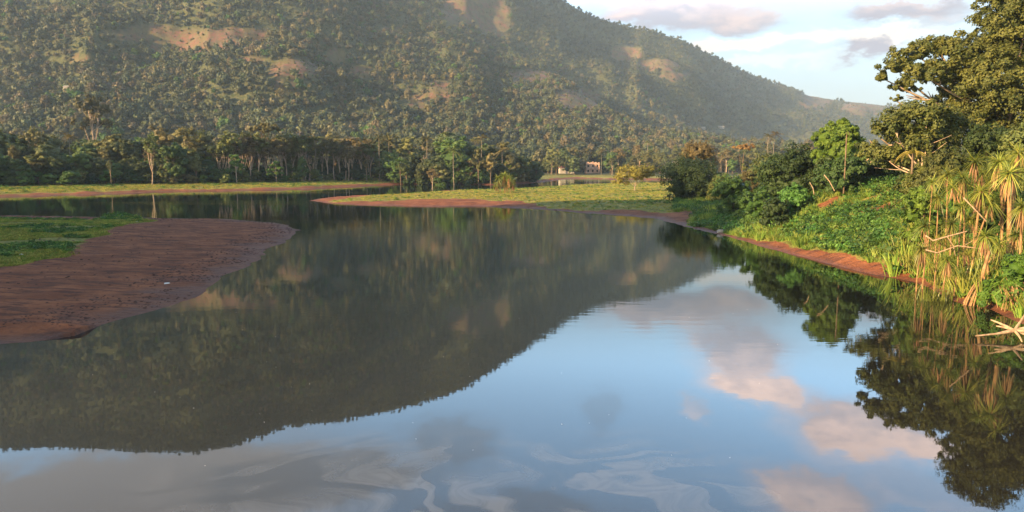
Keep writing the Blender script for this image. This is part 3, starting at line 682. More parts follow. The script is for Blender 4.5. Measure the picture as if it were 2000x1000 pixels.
while px < 1050:                           # tall undergrowth between the trunks
    far_place('shrub', rng.choice([0, 1, 2, 2, 2]), px + rng.uniform(-8, 8), rng.uniform(10, 24), rng.uniform(5, 8.5), 'under', rng.uniform(.9, 1.3)); px += 23
px = -170
while px < 1060:                           # low growth along the foot of the wood
    far_place('shrub', rng.choice([0, 1, 2, 2, 2]), px + rng.uniform(-6, 6), rng.uniform(1.5, 7), rng.uniform(2.6, 5.2), 'foot', rng.uniform(.9, 1.4)); px += 27
for px0, px1, st in ((-150, 418, 38), (752, 1050, 25)):    # broad young trees that close the front of the wood
    px = px0
    while px < px1:
        far_place('round', rng.choice([0, 1, 2, 2, 3]), px + rng.uniform(-10, 10), rng.uniform(3, 8), rng.uniform(7.5, 11.5), 'young', rng.uniform(1.1, 1.4)); px += st
# big tan tree on the first rise behind the bank
big = copy_thing(K['tan'][0], (0, 0, 0)); Yb = 330.0; xb = W(180, 240, Yb).x; big.location = (xb, Yb, zat(xb, Yb)); big.scale = (1.75, 1.75, 1.95); REG.append((big, 'tan', 0, 'big'))
# the wooded flat beyond the river
n_mid = 0
rr = np.random.default_rng(3)
mid = []
for Yr in np.arange(432, 512, 9.0):
    x0, x1 = W(1075, 300, Yr).x, W(1665, 300, Yr).x
    for X in np.arange(x0, x1, 11.5): mid.append((X + rr.uniform(-4, 4), Yr + rr.uniform(-4, 4)))
mz, msF = land(np.array([m[0] for m in mid]), np.array([m[1] for m in mid]))[:2]
for (X, Y), z, s_ in zip(mid, mz, msF):
    if s_ < 26 or (abs(X / Y - .108) < .022 and Y < 500): continue
    kd = rng.choice(['round'] * 8 + ['tan', 'tan', 'slim', 'slim', 'palm']); v = rng.randrange(len(K[kd]))
    if kd == 'palm': v = rng.choice([0, 1])
    s = rng.uniform(.62, 1.02) * (1.0 if Y > 455 else .8) * (1.15 if kd in ('slim', 'palm') else 1)
    w = s * (rng.uniform(1, 1.25) if kd in ('round', 'tan') else 1.0)
    place(kd, v, (X, Y, z - .2), rng.uniform(0, 6.28), (w, w, s), 'mid')
for px, py in [(1500, 262), (1418, 290), (1425, 292), (1410, 296), (1175, 292), (1265, 275), (1512, 258)]:
    Y = 440; p = W(px, py, Y); z = zat(p.x, Y); s = max(.5, (p.z - z) / 16.5); place('palm', 0, (p.x, Y, z), rng.uniform(0, 6), (s, s, s), 'mid')

# ---- the spit and the right bank
def hx(px, py_base, py_top, wpx, Yfix=None):
    if Yfix is None: X, Y, z = ground_at(px, py_base)
    else: Y = Yfix; X = W(px, py_base, Y).x; z = zat(X, Y)
    return X, Y, z, max(.8, W(px, py_top, Y).z - z), wpx * Y / FPX
def bush(px, pb, pt, wpx, leaf, label, name='bush', cat='bush', seed=0, Yfix=None, dens=1.0, lsize=.20, n=13, core=.55, group=None, bark='bark', base=0.0, th=.55):
    X, Y, z, h, w = hx(px, pb, pt, wpx, Yfix)
    nl = int(3000 * dens * (w * h / 40) ** .8 * (.26 / lsize) ** 1.4) + 500
    o = make_tree(name, cat, 500 + seed, leaf, bark, blobs_round(600 + seed, h, w, base, n, .85), h * th, max(.05, h * .016), max(40, int(nl / 28)), nl, lsize, core=core, ragged=.32, crown_name='foliage' if cat == 'bush' else 'crown', trunk_name='stem' if cat == 'bush' else 'trunk')
    o.location = (X, Y, z - .15); tag(o, label, cat, group); return o
bush(1343, 393, 315, 105, 'dark', 'dense dark round bush at the water end of the right bank beside the short grass', seed=1, dens=2.2, n=14)
o = bush(1362, 372, 278, 66, 'olive', 'yellowish green spreading tree top rising right behind the dark round bush', 'spreading_tree', 'tree', seed=2, Yfix=165, dens=1.1, core=.3, base=.5, th=.7, bark='bark')
bush(1408, 396, 338, 62, 'olive', 'olive bush just right of the dense dark round bush', seed=3, dens=1.5, n=9)
bush(1432, 420, 352, 84, 'herb', 'leafy mid green bush in front of the olive bush on the lower slope', seed=4, dens=1.8)
bush(1478, 438, 368, 76, 'green', 'brighter green vine covered bush low on the slope above the red shore', seed=5, dens=1.8)
bush(1512, 448, 388, 62, 'dark', 'low dark bush closest to the water on the right bank', seed=6, dens=1.6)
bush(1455, 398, 335, 70, 'olive', 'yellow tipped olive bush behind the vine covered bush', seed=7, dens=1.4)
bush(1520, 405, 308, 92, 'dark', 'tall dark thicket in the middle of the slope bushes', seed=8, dens=1.9, n=13)
bush(1572, 385, 292, 104, 'dark', 'broad dark thicket left below the round bright green tree', seed=9, dens=1.9, n=13)
bush(1545, 420, 352, 70, 'herb', 'broad leaved bush on the grass under the dark thickets', seed=10, dens=1.5)
bush(1618, 378, 305, 86, 'dark', 'dark bush directly under the round bright green tree', seed=11, dens=1.8)
bush(1598, 352, 300, 60, 'olive', 'small olive bush touching the left side of the round green tree', seed=12, dens=1.2)
bush(1500, 350, 305, 90, 'olive', 'light olive bush on the skyline of the slope left of the thickets', seed=13, Yfix=120, dens=1.2)
bush(1642, 356, 303, 92, 'dark', 'dark leafy bush behind the foot of the wooden pole', seed=16, Yfix=81.5, dens=1.7)
bush(1690, 352, 300, 70, 'dark', 'dark bush right of the wooden pole', seed=14, dens=1.5)
bush(1742, 352, 285, 84, 'dark', 'dark bush under the pale broken branch', seed=15, dens=1.6)
# round bright green tree
X, Y, z, h, w = hx(1637, 358, 226, 98, Yfix=84.5)
bl = [(0, 0, h * .70, w * .40, w * .40, h * .27)] + [(math.cos(i * 2.4) * w * .27, math.sin(i * 2.4) * w * .27, h * (.40 + .08 * (i % 5)), w * .28, w * .28, w * .26) for i in range(9)] + [(0, 0, h * .42, w * .36, w * .36, w * .26), (.5, 0, h * .86, w * .26, w * .26, w * .17)]
o = make_tree('round_tree', 'tree', 71, 'bright', 'bark', bl, h * .55, .22, 520, 26000, .19, ragged=.06, clump_r=.20, core=.70); o.location = (X, Y, z - .2)
tag(o, 'round bright green tree with a dense ball shaped crown behind the wooden pole', 'tree')
# flat topped tree with an orange top
X, Y, z, h, w = hx(1450, 372, 283, 40, Yfix=185)
o = make_tree('flat_topped_tree', 'tree', 72, 'orange', 'bark', [(-1.2, 0, h - .6, 1.5, 1.3, .45), (1.2, .2, h - .3, 1.6, 1.3, .5), (0, -.6, h - .9, 1.6, 1.2, .5)], h - 2.2, .14, 40, 900, .30, core=.4); o.location = (X, Y, z)
tag(o, 'small flat topped tree with an orange top seen against the far wood', 'tree')
# bare limbed bush on the spit
X, Y, z, h, w = hx(1240, 373, 322, 84)
bl = [(math.cos(i * 1.26) * w * .27, math.sin(i * 1.26) * w * .22, h * (.58 + .1 * (i % 3)), w * .2, w * .2, h * .19) for i in range(7)] + [(-w * .33, 0, h * .42, w * .16, w * .16, h * .25), (0, 0, h * .84, w * .26, w * .2, h * .13)]
o = make_tree('bare_limbed_bush', 'bush', 73, 'gold', 'pale', bl, h * .28, .16, 170, 5200, .26, core=.3, clump_r=.42, twigs=5, crown_name='foliage', trunk_name='stem'); o.location = (X, Y, z - .1)
tag(o, 'golden bush with pale bare forked limbs standing alone on the grassy spit', 'bush')
# olive tree left of the giant tree and the giant tree itself
def px_blobs(L, X, Y0, z):
    r_ = []
    for (px, py, rx, ry, dy) in L:
        Y = Y0 + dy; p = W(px, py, Y); s = Y / FPX; r_.append((p.x - X, dy, p.z - z, rx * s, (rx + ry) * .5 * s, ry * s))
    return r_
X = W(1800, 345, 66).x; z = zat(X, 66)
L = [(1745, 245, 34, 20, 0), (1775, 222, 36, 22, 1), (1810, 225, 38, 28, -1), (1845, 250, 36, 34, 1), (1765, 262, 38, 22, 2), (1800, 272, 36, 26, 0), (1725, 300, 30, 22, 1), (1830, 300, 40, 30, 2), (1770, 312, 40, 22, 2), (1700, 290, 24, 18, 3)]
o = make_tree('spreading_tree', 'tree', 74, 'oak', 'pale', px_blobs(L, X, 66, z), 4.0, .22, 520, 26000, .17, core=.42, ragged=.32, twigs=3, clump_r=.36); o.location = (X, 66, z - .2)
tag(o, 'olive leaved spreading tree in front of the giant tree above the pandanus', 'tree')
X = W(1955, 345, 78).x; z = zat(X, 78)
L = [(1726, 148, 24, 11, -1), (1752, 130, 34, 18, 0), (1790, 102, 42, 24, 1), (1828, 92, 44, 22, 2), (1862, 92, 36, 24, 0), (1765, 168, 26, 14, 0), (1805, 140, 42, 26, -2), (1850, 135, 44, 34, 1), (1748, 190, 14, 8, 0), (1862, 178, 32, 28, 2),
     (1900, 110, 44, 38, 0), (1925, 150, 56, 50, -3), (1890, 215, 46, 38, 0), (1940, 45, 34, 34, 2), (1968, 5, 44, 40, 0), (2010, 40, 60, 60, -2), (1970, 100, 56, 50, 1), (1985, 190, 66, 60, -3), (1930, 240, 56, 40, 0), (1990, 270, 60, 44, -2), (1865, 260, 40, 28, 2), (2060, 120, 80, 80, 0), (2080, 230, 80, 70, 0),
     (2000, -50, 60, 50, 2), (2070, 10, 80, 80, 3)]
o = make_tree('giant_tree', 'tree', 75, 'oak', 'pale', px_blobs(L, X, 78, z), 9.0, .55, 2300, 120000, .19, core=.36, ragged=.36, clump_r=.25, twigs=3, trunk_xy=(1.0, 0)); o.location = (X, 78, z - .3)
tag(o, 'giant spreading tree with small dense leaves reaching out of the top right corner', 'tree')
# thick growth below the giant tree
for i, (px, pb, pt, wpx, lf, Yf, lab) in enumerate([
        (1845, 360, 285, 100, 'olive', 60, 'olive shrub mass behind the leftmost tall screw pines'), (1925, 365, 255, 120, 'dark', 62, 'dark shrub mass below the lowest limbs of the giant tree'),
        (2010, 365, 240, 120, 'olive', 58, 'olive shrub mass at the right edge under the giant tree'), (1800, 352, 318, 80, 'oak', 63, 'low yellowish shrub on the crest of the slope under the olive spreading tree'),
        (1880, 420, 330, 90, 'herb', 53, 'green leafy shrub filling the gap between the upper screw pines'), (1960, 480, 350, 110, 'herb', 48, 'green leafy shrub behind the thickest screw pine stems'),
        (1800, 420, 362, 80, 'bright', 55, 'yellow green leafy shrub on the slope left of the screw pines')]):
    bush(px, pb, pt, wpx, lf, lab, seed=30 + i, Yfix=Yf, dens=2.0, lsize=.16, n=13)
X, Y, z = ground_at(1985, 600)
o = make_tree('fern_bush', 'bush', 76, 'bright', 'bark', blobs_round(76, 2.6, 3.4, 0, 10, .9), 1.2, .05, 160, 11000, .10, core=.5, clump_r=.3, crown_name='foliage', trunk_name='stem', asp=2.4); o.location = (X + .4, Y + .8, z - .1)
tag(o, 'bright green feathery bush at the water edge beside the stilt roots', 'bush')

# ---- screw pines
def blade(mb, p, d, L, w, droop, rng, n=6, v=None, kink=None):
    d = np.asarray(d, float); d /= np.linalg.norm(d); side = np.cross(d, [0, 0, 1.0])
    if np.linalg.norm(side) < .05: side = np.array([1.0, 0, 0])
    side /= np.linalg.norm(side); t = np.linspace(0, 1, n); c = np.asarray(p, float) + d * (L * t)[:, None] + np.array([0, 0, -1.0]) * (droop * L * t ** 2.2)[:, None]
    wd = w * np.interp(t, [0, .25, .7, 1], [.8, 1, .75, .06])[:, None]; up = np.cross(side, d)
    V = np.stack([c - side * wd + up * wd * .5, c - up * wd * .2, c + side * wd + up * wd * .5], 1).reshape(-1, 3)
    F = []
    for i in range(n - 1):
        a = i * 3; F += [[a, a + 1, a + 4, a + 3], [a + 1, a + 2, a + 5, a + 4]]
    mb.add(V, F, rng.uniform(0, 1) if v is None else v)
def rosette_mesh(seed, nb=90, L=1.25, w=.030, up=(-.9, 1.5)):
    rng = np.random.default_rng(seed); mb = MB()
    for i in range(nb):
        an = i * 2.4 + rng.uniform(-.2, .2); e = rng.uniform(*up); blade(mb, (0, 0, .05 * i / nb), (math.cos(an), math.sin(an), e), L * rng.uniform(.7, 1.15), w * rng.uniform(.8, 1.2), rng.uniform(.15, 1.0) / (1 + max(e, 0) * .7), rng)
    return mb.mesh('crown', M['blade'])
def skirt_mesh(seed, nb=24, L=1.2):
    rng = np.random.default_rng(seed); mb = MB()
    for i in range(nb):
        an = rng.uniform(0, 6.28); z0 = rng.uniform(-.5, .05); r = rng.uniform(.06, .14)
        blade(mb, (math.cos(an) * r, math.sin(an) * r, z0), (math.cos(an) * .22, math.sin(an) * .22, -1), L * rng.uniform(.5, 1.1), .035, .05, rng)
    return mb.mesh('dead_leaves', M['dead'])
ROS = [rosette_mesh(1, 90, 1.0, .026), rosette_mesh(2, 70, 1.05, .026), rosette_mesh(3, 50, .85, .026, up=(.1, 2.2))]; SK = [skirt_mesh(1, 16, .8), skirt_mesh(2, 26, 1.15), skirt_mesh(3, 9, .6)]
def screw_pine(heads, base, label, r=.09,  group='screw pines on the right bank'):
    """heads: (x,y,z,scale,skirt); base: foot of the stem. One plant, branched when it has several heads."""
    r = r * .72 if r < .15 else r * .8; root = empty('screw_pine', base); tag(root, label, 'screw pine', group); b = Vector(base); mb = MB(); g = random.Random(int(abs(base[0] * 1000)))
    fork = None
    for i, (x, y, z, s, sk) in enumerate(heads):
        p = np.array([x, y, z]) - np.array(base)
        if i == 0:
            st = bez((0, 0, -.4), (p[0] * .25 + g.uniform(-.2, .2), p[1] * .3, p[2] * .55), p, 12); fork = st; mb.tube(st, np.linspace(r * 1.25, r * .8, 12), 7, .5)
            for q in range(3): mb.tube([st[2] * .9, st[1] + [g.uniform(-.3, .3), g.uniform(-.2, .2), 0], [g.uniform(-.55, .55), g.uniform(-.4, .4), -.4]], [r * .3, r * .3, r * .25], 5, .5)
        else:
            k = g.choice([4, 5, 6, 7]); s0 = fork[k]; mb.tube(bez(s0, (s0 + p) / 2 + np.array([g.uniform(-.2, .2), 0, -.35]), p, 8), np.linspace(r * .8, r * .6, 8), 6, .5)
        c = link('crown', ROS[i % 3] if s > .8 else ROS[2], root, Vector(p)); c.scale = (s, s, s); c.rotation_euler = (g.uniform(-.3, .3), g.uniform(-.3, .3), g.uniform(0, 6))
        if sk is not None: d = link('dead_leaves', SK[sk], root, Vector(p)); d.scale = (s, s, s); d.rotation_euler = (0, 0, g.uniform(0, 6))
    link('stem', mb.mesh('stem', M['stem'], True), root); return root
SPN = [  # heads in the photo (px, py, distance, scale, skirt), foot (px, distance)
    ([(1972, 340, 44.5, 1.2, 1), (1990, 300, 45, 1.0, 0)], (1982, 45), 'screw pine with the thickest orange stem near the right edge', .17),
    ([(1952, 318, 46, 1.15, 1)], (1966, 46.5), 'screw pine with its tuft just left of the thickest orange stem', .11),
    ([(1904, 318, 48.5, 1.15, 0)], (1912, 49), 'tallest screw pine in the middle of the group under the giant tree', .09),
    ([(1880, 350, 47.5, 1.0, 1), (1862, 366, 47.8, .9, 0)], (1892, 48), 'twin headed screw pine with long hanging dead leaves', .09),
    ([(1850, 342, 50.5, 1.0, 2)], (1853, 51), 'screw pine farthest back at the left of the tall group', .07),
    ([(1916, 375, 45.5, 1.1, 1), (1934, 398, 45.2, .9, 0)], (1908, 46), 'screw pine with a wide orange skirt of dead leaves in the middle of the group', .10),
    ([(1832, 388, 49, .9, 2)], (1832, 49.4), 'slender screw pine above the leaning pale branches', .06),
    ([(1806, 442, 46.8, .95, 2)], (1812, 47.2), 'screw pine with a spiky tuft at the left end of the group', .07),
    ([(1858, 438, 45.5, .95, 2)], (1860, 45.8), 'screw pine with a small spiky tuft halfway up the bank', .07),
    ([(1924, 462, 43.2, 1.0, 1), (1950, 478, 43.0, .9, 0)], (1946, 43.6), 'screw pine rising above the cone of stilt roots', .09),
    ([(1800, 488, 45.6, .85, 1)], (1802, 46.2), 'low screw pine nearest the red shore at the left', .06),
    ([(1850, 508, 43.6, .85, 1)], (1852, 44.0), 'low screw pine with a brown skirt over the water edge', .06),
    ([(1878, 404, 46.5, .85, 0)], (1880, 47), 'screw pine half hidden between the tall stems and the slender one', .06),
    ([(1996, 405, 42, 1.0, 1)], (2004, 42.4), 'screw pine cut by the right edge below the thickest stem', .10)]
for heads, (bx, bY), lab, r in SPN:
    P = [(*W(px, py, Y), s, sk) for px, py, Y, s, sk in heads]; X = W(bx, 400, bY).x; z = zat(X, bY)
    P = [(a_, b_, max(c_, z + .5), s, sk) for a_, b_, c_, s, sk in P]; screw_pine(P, (X, bY, z), lab, r)
rg_ = random.Random(77)
for i, (px, py, Y, s, sk) in enumerate([(1822, 356, 53, .85, 2), (1840, 470, 46, .85, 2), (1898, 430, 46.5, .9, 0), (1890, 500, 44.2, .8, 2), (1962, 390, 46.8, 1.0, 0), (1940, 350, 48.5, 1.0, 0), (1984, 458, 43.5, .9, 0), (1868, 540, 43.2, .7, None), (1918, 340, 51, .95, 0), (1972, 520, 42, .8, 2)]):
    p = W(px, py, Y); X = p.x + rg_.uniform(-.3, .3); z = zat(X, Y + .3)
    side_ = ['high left', 'left of centre', 'middle', 'low middle', 'inner right', 'upper right', 'lower right', 'lowest', 'upper middle', 'low right'][i]
    screw_pine([(p.x, Y, max(p.z, z + .4), s, sk)], (X, Y + .3, z), 'small screw pine, the %s one between the tall stems' % side_, .05)
# reedy seedling clump in the water
X, Y, z = ground_at(1838, 596)
rt = MB(); rg_ = np.random.default_rng(8)
for i in range(70):
    an = rg_.uniform(0, 6.28); q = np.array([rg_.uniform(-1.1, 1.1), rg_.uniform(-.5, .5), -.1]); blade(rt, q, (math.cos(an) * .35, math.sin(an) * .3, 1.3), rg_.uniform(.8, 1.9), .03, rg_.uniform(.1, .5), rg_)
o = link('reed_clump', rt.mesh('reed_clump', M['blade']), None, (X, Y + .4, z)); tag(o, 'clump of narrow green blades standing in the water beside the stilt roots', 'reed clump')
# stilt root cone
X, Y, z = ground_at(1905, 593); ap = W(1930, 498, Y + .6); root = empty('stilt_roots', (X, Y, max(z, 0))); b0 = np.array([X, Y, max(z, 0)])
mb = MB(); ap = np.array(ap) - b0
for i in range(17):
    t = i / 16; an = math.pi * (1.02 + .98 * t) if i % 2 else math.pi * 2 * t; e = np.array([math.cos(an) * .60 - .1, math.sin(an) * .5, -.35 - (0 if z > 0 else .2)])
    s = ap * (.42 + .3 * (i % 3) / 3); mid_ = (s * .45 + e * .55) + np.array([math.cos(an) * .22, math.sin(an) * .2, .25]); mb.tube(bez(s, mid_, e, 8), np.linspace(.03, .045, 8), 6, .5)
link('prop_root', mb.mesh('prop_root', M['stem'], True), root); mb = MB(); mb.tube(bez(ap * .35, ap * .7 + [0, 0, .1], ap * 1.08, 8), np.linspace(.12, .08, 8), 8, .5); link('stem', mb.mesh('stem', M['stem'], True), root)
tag(root, 'cone of ribbed brown stilt roots standing in the shallow water', 'stilt roots')
# leaning pale branches among the screw pines
def branch(name, pts, r0, r1, mat, label, cat='branch', side=()):
    P = [np.array(W(px, py, Y)) for px, py, Y in pts]; o0 = P[0].copy(); mb = MB(); mb.tube([p - o0 for p in P], np.linspace(r0, r1, len(P)), 7, .5)
    for s in side:
        S = [np.array(W(px, py, Y)) - o0 for px, py, Y in s]; mb.tube(S, np.linspace(r0 * .5, r1 * .5, len(S)), 5, .5)
    o = link(name, mb.mesh(name, M[mat], True), None, Vector(o0)); tag(o, label, cat); return o
branch('fallen_branch', [(1808, 460, 45.2), (1822, 470, 45), (1850, 462, 44.8), (1888, 452, 45)], .055, .04, 'drift', 'pale curved branch lying across the upper part of the screw pine group', side=[[(1850, 462, 44.8), (1862, 480, 44.7), (1866, 500, 44.5)]])
branch('fallen_branch', [(1808, 488, 44.6), (1830, 494, 44.4), (1870, 480, 44.4), (1925, 487, 44)], .05, .03, 'drift', 'pale curved branch lying lower across the screw pine group', side=[[(1880, 482, 44.3), (1900, 470, 44.4)]])
branch('fallen_branch', [(1882, 386, 45.3), (1905, 410, 45.1), (1926, 432, 45)], .05, .03, 'drift', 'short pale branch slanting down through the upper screw pines')
branch('broken_branch', [(1692, 314, 69), (1712, 298, 68), (1738, 284, 67.5), (1760, 280, 67)], .05, .11, 'drift', 'pale broken branch hanging bare at the left of the olive spreading tree', side=[[(1712, 298, 68), (1708, 284, 68), (1700, 276, 68)], [(1725, 291, 68), (1710, 306, 67.6), (1700, 318, 67.5)], [(1738, 284, 67.5), (1722, 272, 67.6)]])
branch('dead_stick', [(1610, 342, 72), (1620, 354, 71), (1630, 373, 70)], .05, .03, 'drift', 'pale dead stick leaning on the slope left of the wooden pole', 'stick')
branch('dead_stick', [(1582, 357, 74), (1588, 368, 73), (1590, 380, 72.5)], .04, .025, 'drift', 'thin dead stick standing left of the leaning pale stick', 'stick')
# driftwood at the right edge
P0 = Vector((*G(1985, 652, 0.25), .25))
mb = MB(); rg_ = np.random.default_rng(4)
mb.tube([(-2.0, -.2, -.05), (-1.0, -.1, 0.02), (-.3, 0, .12), (.5, .1, .22), (1.4, .3, .5)], [.03, .05, .09, .11, .13], 8, .5)
for e in [(-.9, .5, .55), (1.0, -.5, .1), (.8, .6, .9), (-.2, -.7, -.2), (.9, -.2, -.25), (-.75, .3, .3)]: mb.tube(bez((-.1, 0, .15), np.array(e) * .5 + [0, 0, .12], e, 6), np.linspace(.08, .03, 6), 6, .5)
o = link('driftwood', mb.mesh('driftwood', M['drift'], True), None, P0); tag(o, 'bleached root of driftwood resting in the shallows at the right edge', 'driftwood')
# wooden pole
X, Y, z = ground_at(1650, 352); Y = min(max(Y, 66), 80); X = W(1649, 350, Y).x; z = zat(X, Y); t_ = W(1649, 264, Y).z - z
pole = empty('wooden_pole', (X, Y, z)); tag(pole, 'slim wooden pole on the slope in front of the round green tree', 'pole')
mb = MB(); mb.tube([(0, 0, -.5), (.02, 0, t_ * .5), (0, 0, t_)], [.085, .08, .07], 8, .5); link('post', mb.mesh('post', M['bark'], True), pole)
mb = MB(); mb.tube([(0, 0, t_ - .1), (-.05, 0, t_ + .25), (.12, 0, t_ + .42), (.28, 0, t_ + .25), (.26, 0, t_)], [.03] * 5, 6, .5); link('bracket', mb.mesh('bracket', M['bark'], True), pole)
# young palm with a yellowing leaf
X = W(1782, 320, 63).x; z = zat(X, 63); root = empty('young_palm', (X, 63, z)); tag(root, 'young palm with one broad yellow leaf under the olive spreading tree', 'palm tree')
hh = W(1782, 300, 63).z - z; mb = MB(); mb.tube([(0, 0, -.3), (0, 0, hh)], [.12, .09], 7, .5); link('trunk', mb.mesh('trunk', M['bark'], True), root)
mb = MB(); rg_ = np.random.default_rng(6)
for i in range(9): an = i * .7 + .3; frond(mb, (0, 0, hh), (math.cos(an), math.sin(an), rg_.uniform(.3, 1.4)), 1.7, .95, rg_, 14, .6, .04)
link('crown', mb.mesh('crown', M['grassdry']), root)
# pandanus clump on the spit
X, Y, z = ground_at(985, 377)
for i, (dx, hh, s) in enumerate([(-1.4, 3.6, 1.9), (0, 4.3, 2.1), (1.2, 3.7, 1.9), (.5, 2.4, 1.7), (2.2, 2.1, 1.4), (-2.0, 2.0, 1.5)]):
    screw_pine([(X + dx, Y + .3 * (i % 2), z + hh, s * .95, 1)], (X + dx * .6, Y, z), ['leftmost tall screw pine of the clump on the grassy spit', 'tallest screw pine of the clump on the grassy spit', 'screw pine right of the tallest in the clump on the spit', 'low screw pine in front of the clump on the spit', 'small screw pine at the right end of the clump on the spit', 'small screw pine at the left end of the clump on the spit'][i], .09, 'screw pines on the grassy spit')

# ------------------------------------------------------------------ houses across the river
def plain(name, c1, c2, sc=1.5, rough=.85):
    m, nt = mat_new(name); geo = nt.new('ShaderNodeNewGeometry'); f, _ = nt.noise(geo.outputs['Position'], sc, 5, .65)
    out(nt, princ(nt, nt.mix(nt.ss(f, .35, .65), c1, c2), rough, .2).outputs[0]); return m
M['plaster'] = plain('old_pink_plaster', (.40, .22, .15), (.60, .40, .29), .8); M['white'] = plain('limewash', (.6, .56, .5), (.75, .7, .64)); M['tile'] = plain('clay_tiles', (.22, .09, .06), (.32, .14, .09)); M['gap'] = plain('painted_opening_shade', (.02, .018, .015), (.03, .025, .02)); M['sheet'] = plain('roof_sheet', (.30, .26, .22), (.42, .36, .30))
def house(X, Y, z, w, d, h, wall, roof, label, rz=0., cat='house', ruin=False, wins=3):
    root = empty('ruined_building' if ruin else 'house', (X, Y, z), rz); tag(root, label, cat)
    mb = MB(); mb.box((0, 0, h / 2 - .5), (w, d, h + 1)); 
    if ruin:
        for i in range(9): mb.box((-w / 2 + w * (i + .5) / 9, -d / 2 + .15, h + [.35, .7, .2, .5, .9, .3, .6, .15, .5][i] / 2), (w / 9 - .01, .3, [.35, .7, .2, .5, .9, .3, .6, .15, .5][i]))
        mb.box((0, -d / 2 - .12, h * .5), (w * .98, .22, .25)); mb.box((-w * .5 + .2, -d / 2 - .1, h / 2), (.4, .2, h * .99)); mb.box((w * .5 - .2, -d / 2 - .1, h / 2), (.4, .2, h * .99))
    link('wall', mb.mesh('wall', M[wall]), root)
    for r_ in range(2 if h > 5 else 1):
        for i in range(wins):
            mb = MB(); x = -w / 2 + w * (i + .5) / wins; zc = (1.6 if h <= 5 else h * .25) + r_ * h * .48
            mb.box((x, -d / 2 - .01, zc), (w / wins * .38, .06, h * .22)); wn = link('window', mb.mesh('window', M['gap']), root)  # solid dark panel, the shade inside an opening put into its colour
            mb = MB(); mb.box((x, -d / 2 - .08, zc - h * .12), (w / wins * .48, .16, .12)); link('sill', mb.mesh('sill', M[wall]), wn)
    if not ruin:
        mb = MB(); o_ = .5; hh_ = h * .38; a = w / 2 + o_; b = d / 2 + o_
        mb.add([(-a, -b, h - .1), (a, -b, h - .1), (a, b, h - .1), (-a, b, h - .1), (-a, 0, h + hh_), (a, 0, h + hh_)], [[0, 1, 5, 4], [2, 3, 4, 5], [0, 3, 2, 1]]); mb.add([(-a, -b, h - .1), (-a, 0, h + hh_), (-a, b, h - .1), (a, -b, h - .1), (a, b, h - .1), (a, 0, h + hh_)], [[0, 1, 2], [3, 4, 5]])
        link('roof', mb.mesh('roof', M[roof]), root)
    return root
def hz(px, Y): X = W(px, 330, Y).x; return X, Y, zat(X, Y)
house(*hz(1156, 468), 8.6, 5, 6.4, 'plaster', None, 'roofless pink plastered ruin of two storeys on the far red bank', .12, 'building', True)
X, Y, z = hz(1106, 466); house(X, Y, z + .6, 9, 6, 3, 'sheet', 'tile', 'low dull house with a clay roof left of the pink ruin', .1)
X, Y, z = hz(1232, 470); house(X, Y, z + 1.5, 11, 6, 3.2, 'sheet', 'tile', 'low house with a clay roof behind the golden bush', -.1)
X, Y, z = hz(1322, 462); house(X, Y, z + 3, 7, 6, 3.2, 'white', 'sheet', 'small white house above the dark bush across the river', .2)
for (X, Y, z), w, lab in zip(HOUSE3, (9, 11, 9), ['pale roofed house on the wooded rise, left one of the two', 'pale roofed house on the wooded rise, right one of the two', 'pale roofed house at the mountain foot above the big tan tree']):
    house(X, Y, z - .3, w, 6, 3.2, 'sheet', 'sheet', lab, .1)

# ------------------------------------------------------------------ labels of the repeated trees
NAMES = {'round': ('tree', ['dense dark', 'olive green', 'fresh green', 'spreading dark']), 'tan': ('tree', ['thin tan leaved']), 'slim': ('slim pale tree', ['olive topped', 'tan topped', 'tall']),
         'umbrella': ('flat topped tree', ['dark']), 'shrub': ('shrub', ['green', 'olive', 'dark green']), 'layer': ('layered tree', ['green']), 'palm': ('palm', ['tall tan', 'slender olive', 'short green'])}
ORD = ['', 'second ', 'third ', 'fourth ', 'fifth ', 'sixth ', 'seventh ', 'eighth ', 'ninth ', 'tenth ', 'eleventh ', 'twelfth ', 'thirteenth ', 'fourteenth ', 'fifteenth ', 'sixteenth ', 'seventeenth ', 'eighteenth ', 'nineteenth ', 'twentieth ']
ROWT = {'edge': 'at the edge of the far bank wood', 'plantation': 'in the pale plantation row', 'bank': 'in the far bank wood', 'foot': 'at the foot of the far bank wood', 'under': 'between the far bank trunks', 'young': 'of the young growth before the far wood', 'mid': 'in the wood beyond the river'}
GR = {'edge': 'trees of the far left bank', 'plantation': 'pale trunked plantation trees', 'bank': 'trees of the far left bank', 'foot': 'low shrubs along the far left bank', 'under': 'undergrowth shrubs of the far bank wood', 'young': 'young trees before the far bank wood', 'mid': 'trees in the wood beyond the river'}
fam = {}
for o, kd, v, row in REG:
    if row == 'big': tag(o, 'biggest tan leaved tree standing out above the far bank wood at left', 'tree'); continue
    fam.setdefault((kd, v, row), []).append(o)
for (kd, v, row), L_ in fam.items():
    L_.sort(key=lambda o: o.location.x / o.location.y); n = len(L_)
    for i, o in enumerate(L_):
        nm, vs = NAMES[kd]; d = vs[v] + ' ' + nm
        if n == 1: l = 'the only %s %s' % (d, ROWT[row])
        else:
            j = n - 1 - i
            l = '%s%s from left %s' % (ORD[min(i, 19)] or 'first ', d, ROWT[row]) if i <= j and i < 20 else '%s%s from right %s' % (ORD[min(j, 19)] or 'first ', d, ROWT[row])
        tag(o, l, 'palm tree' if kd == 'palm' else ('shrub' if kd == 'shrub' else 'tree'), GR[row])
for L_ in K.values():                      # the patterns themselves are not part of the place
    for s in L_:
        for ch in list(s.children): bpy.data.objects.remove(ch)
        bpy.data.objects.remove(s)

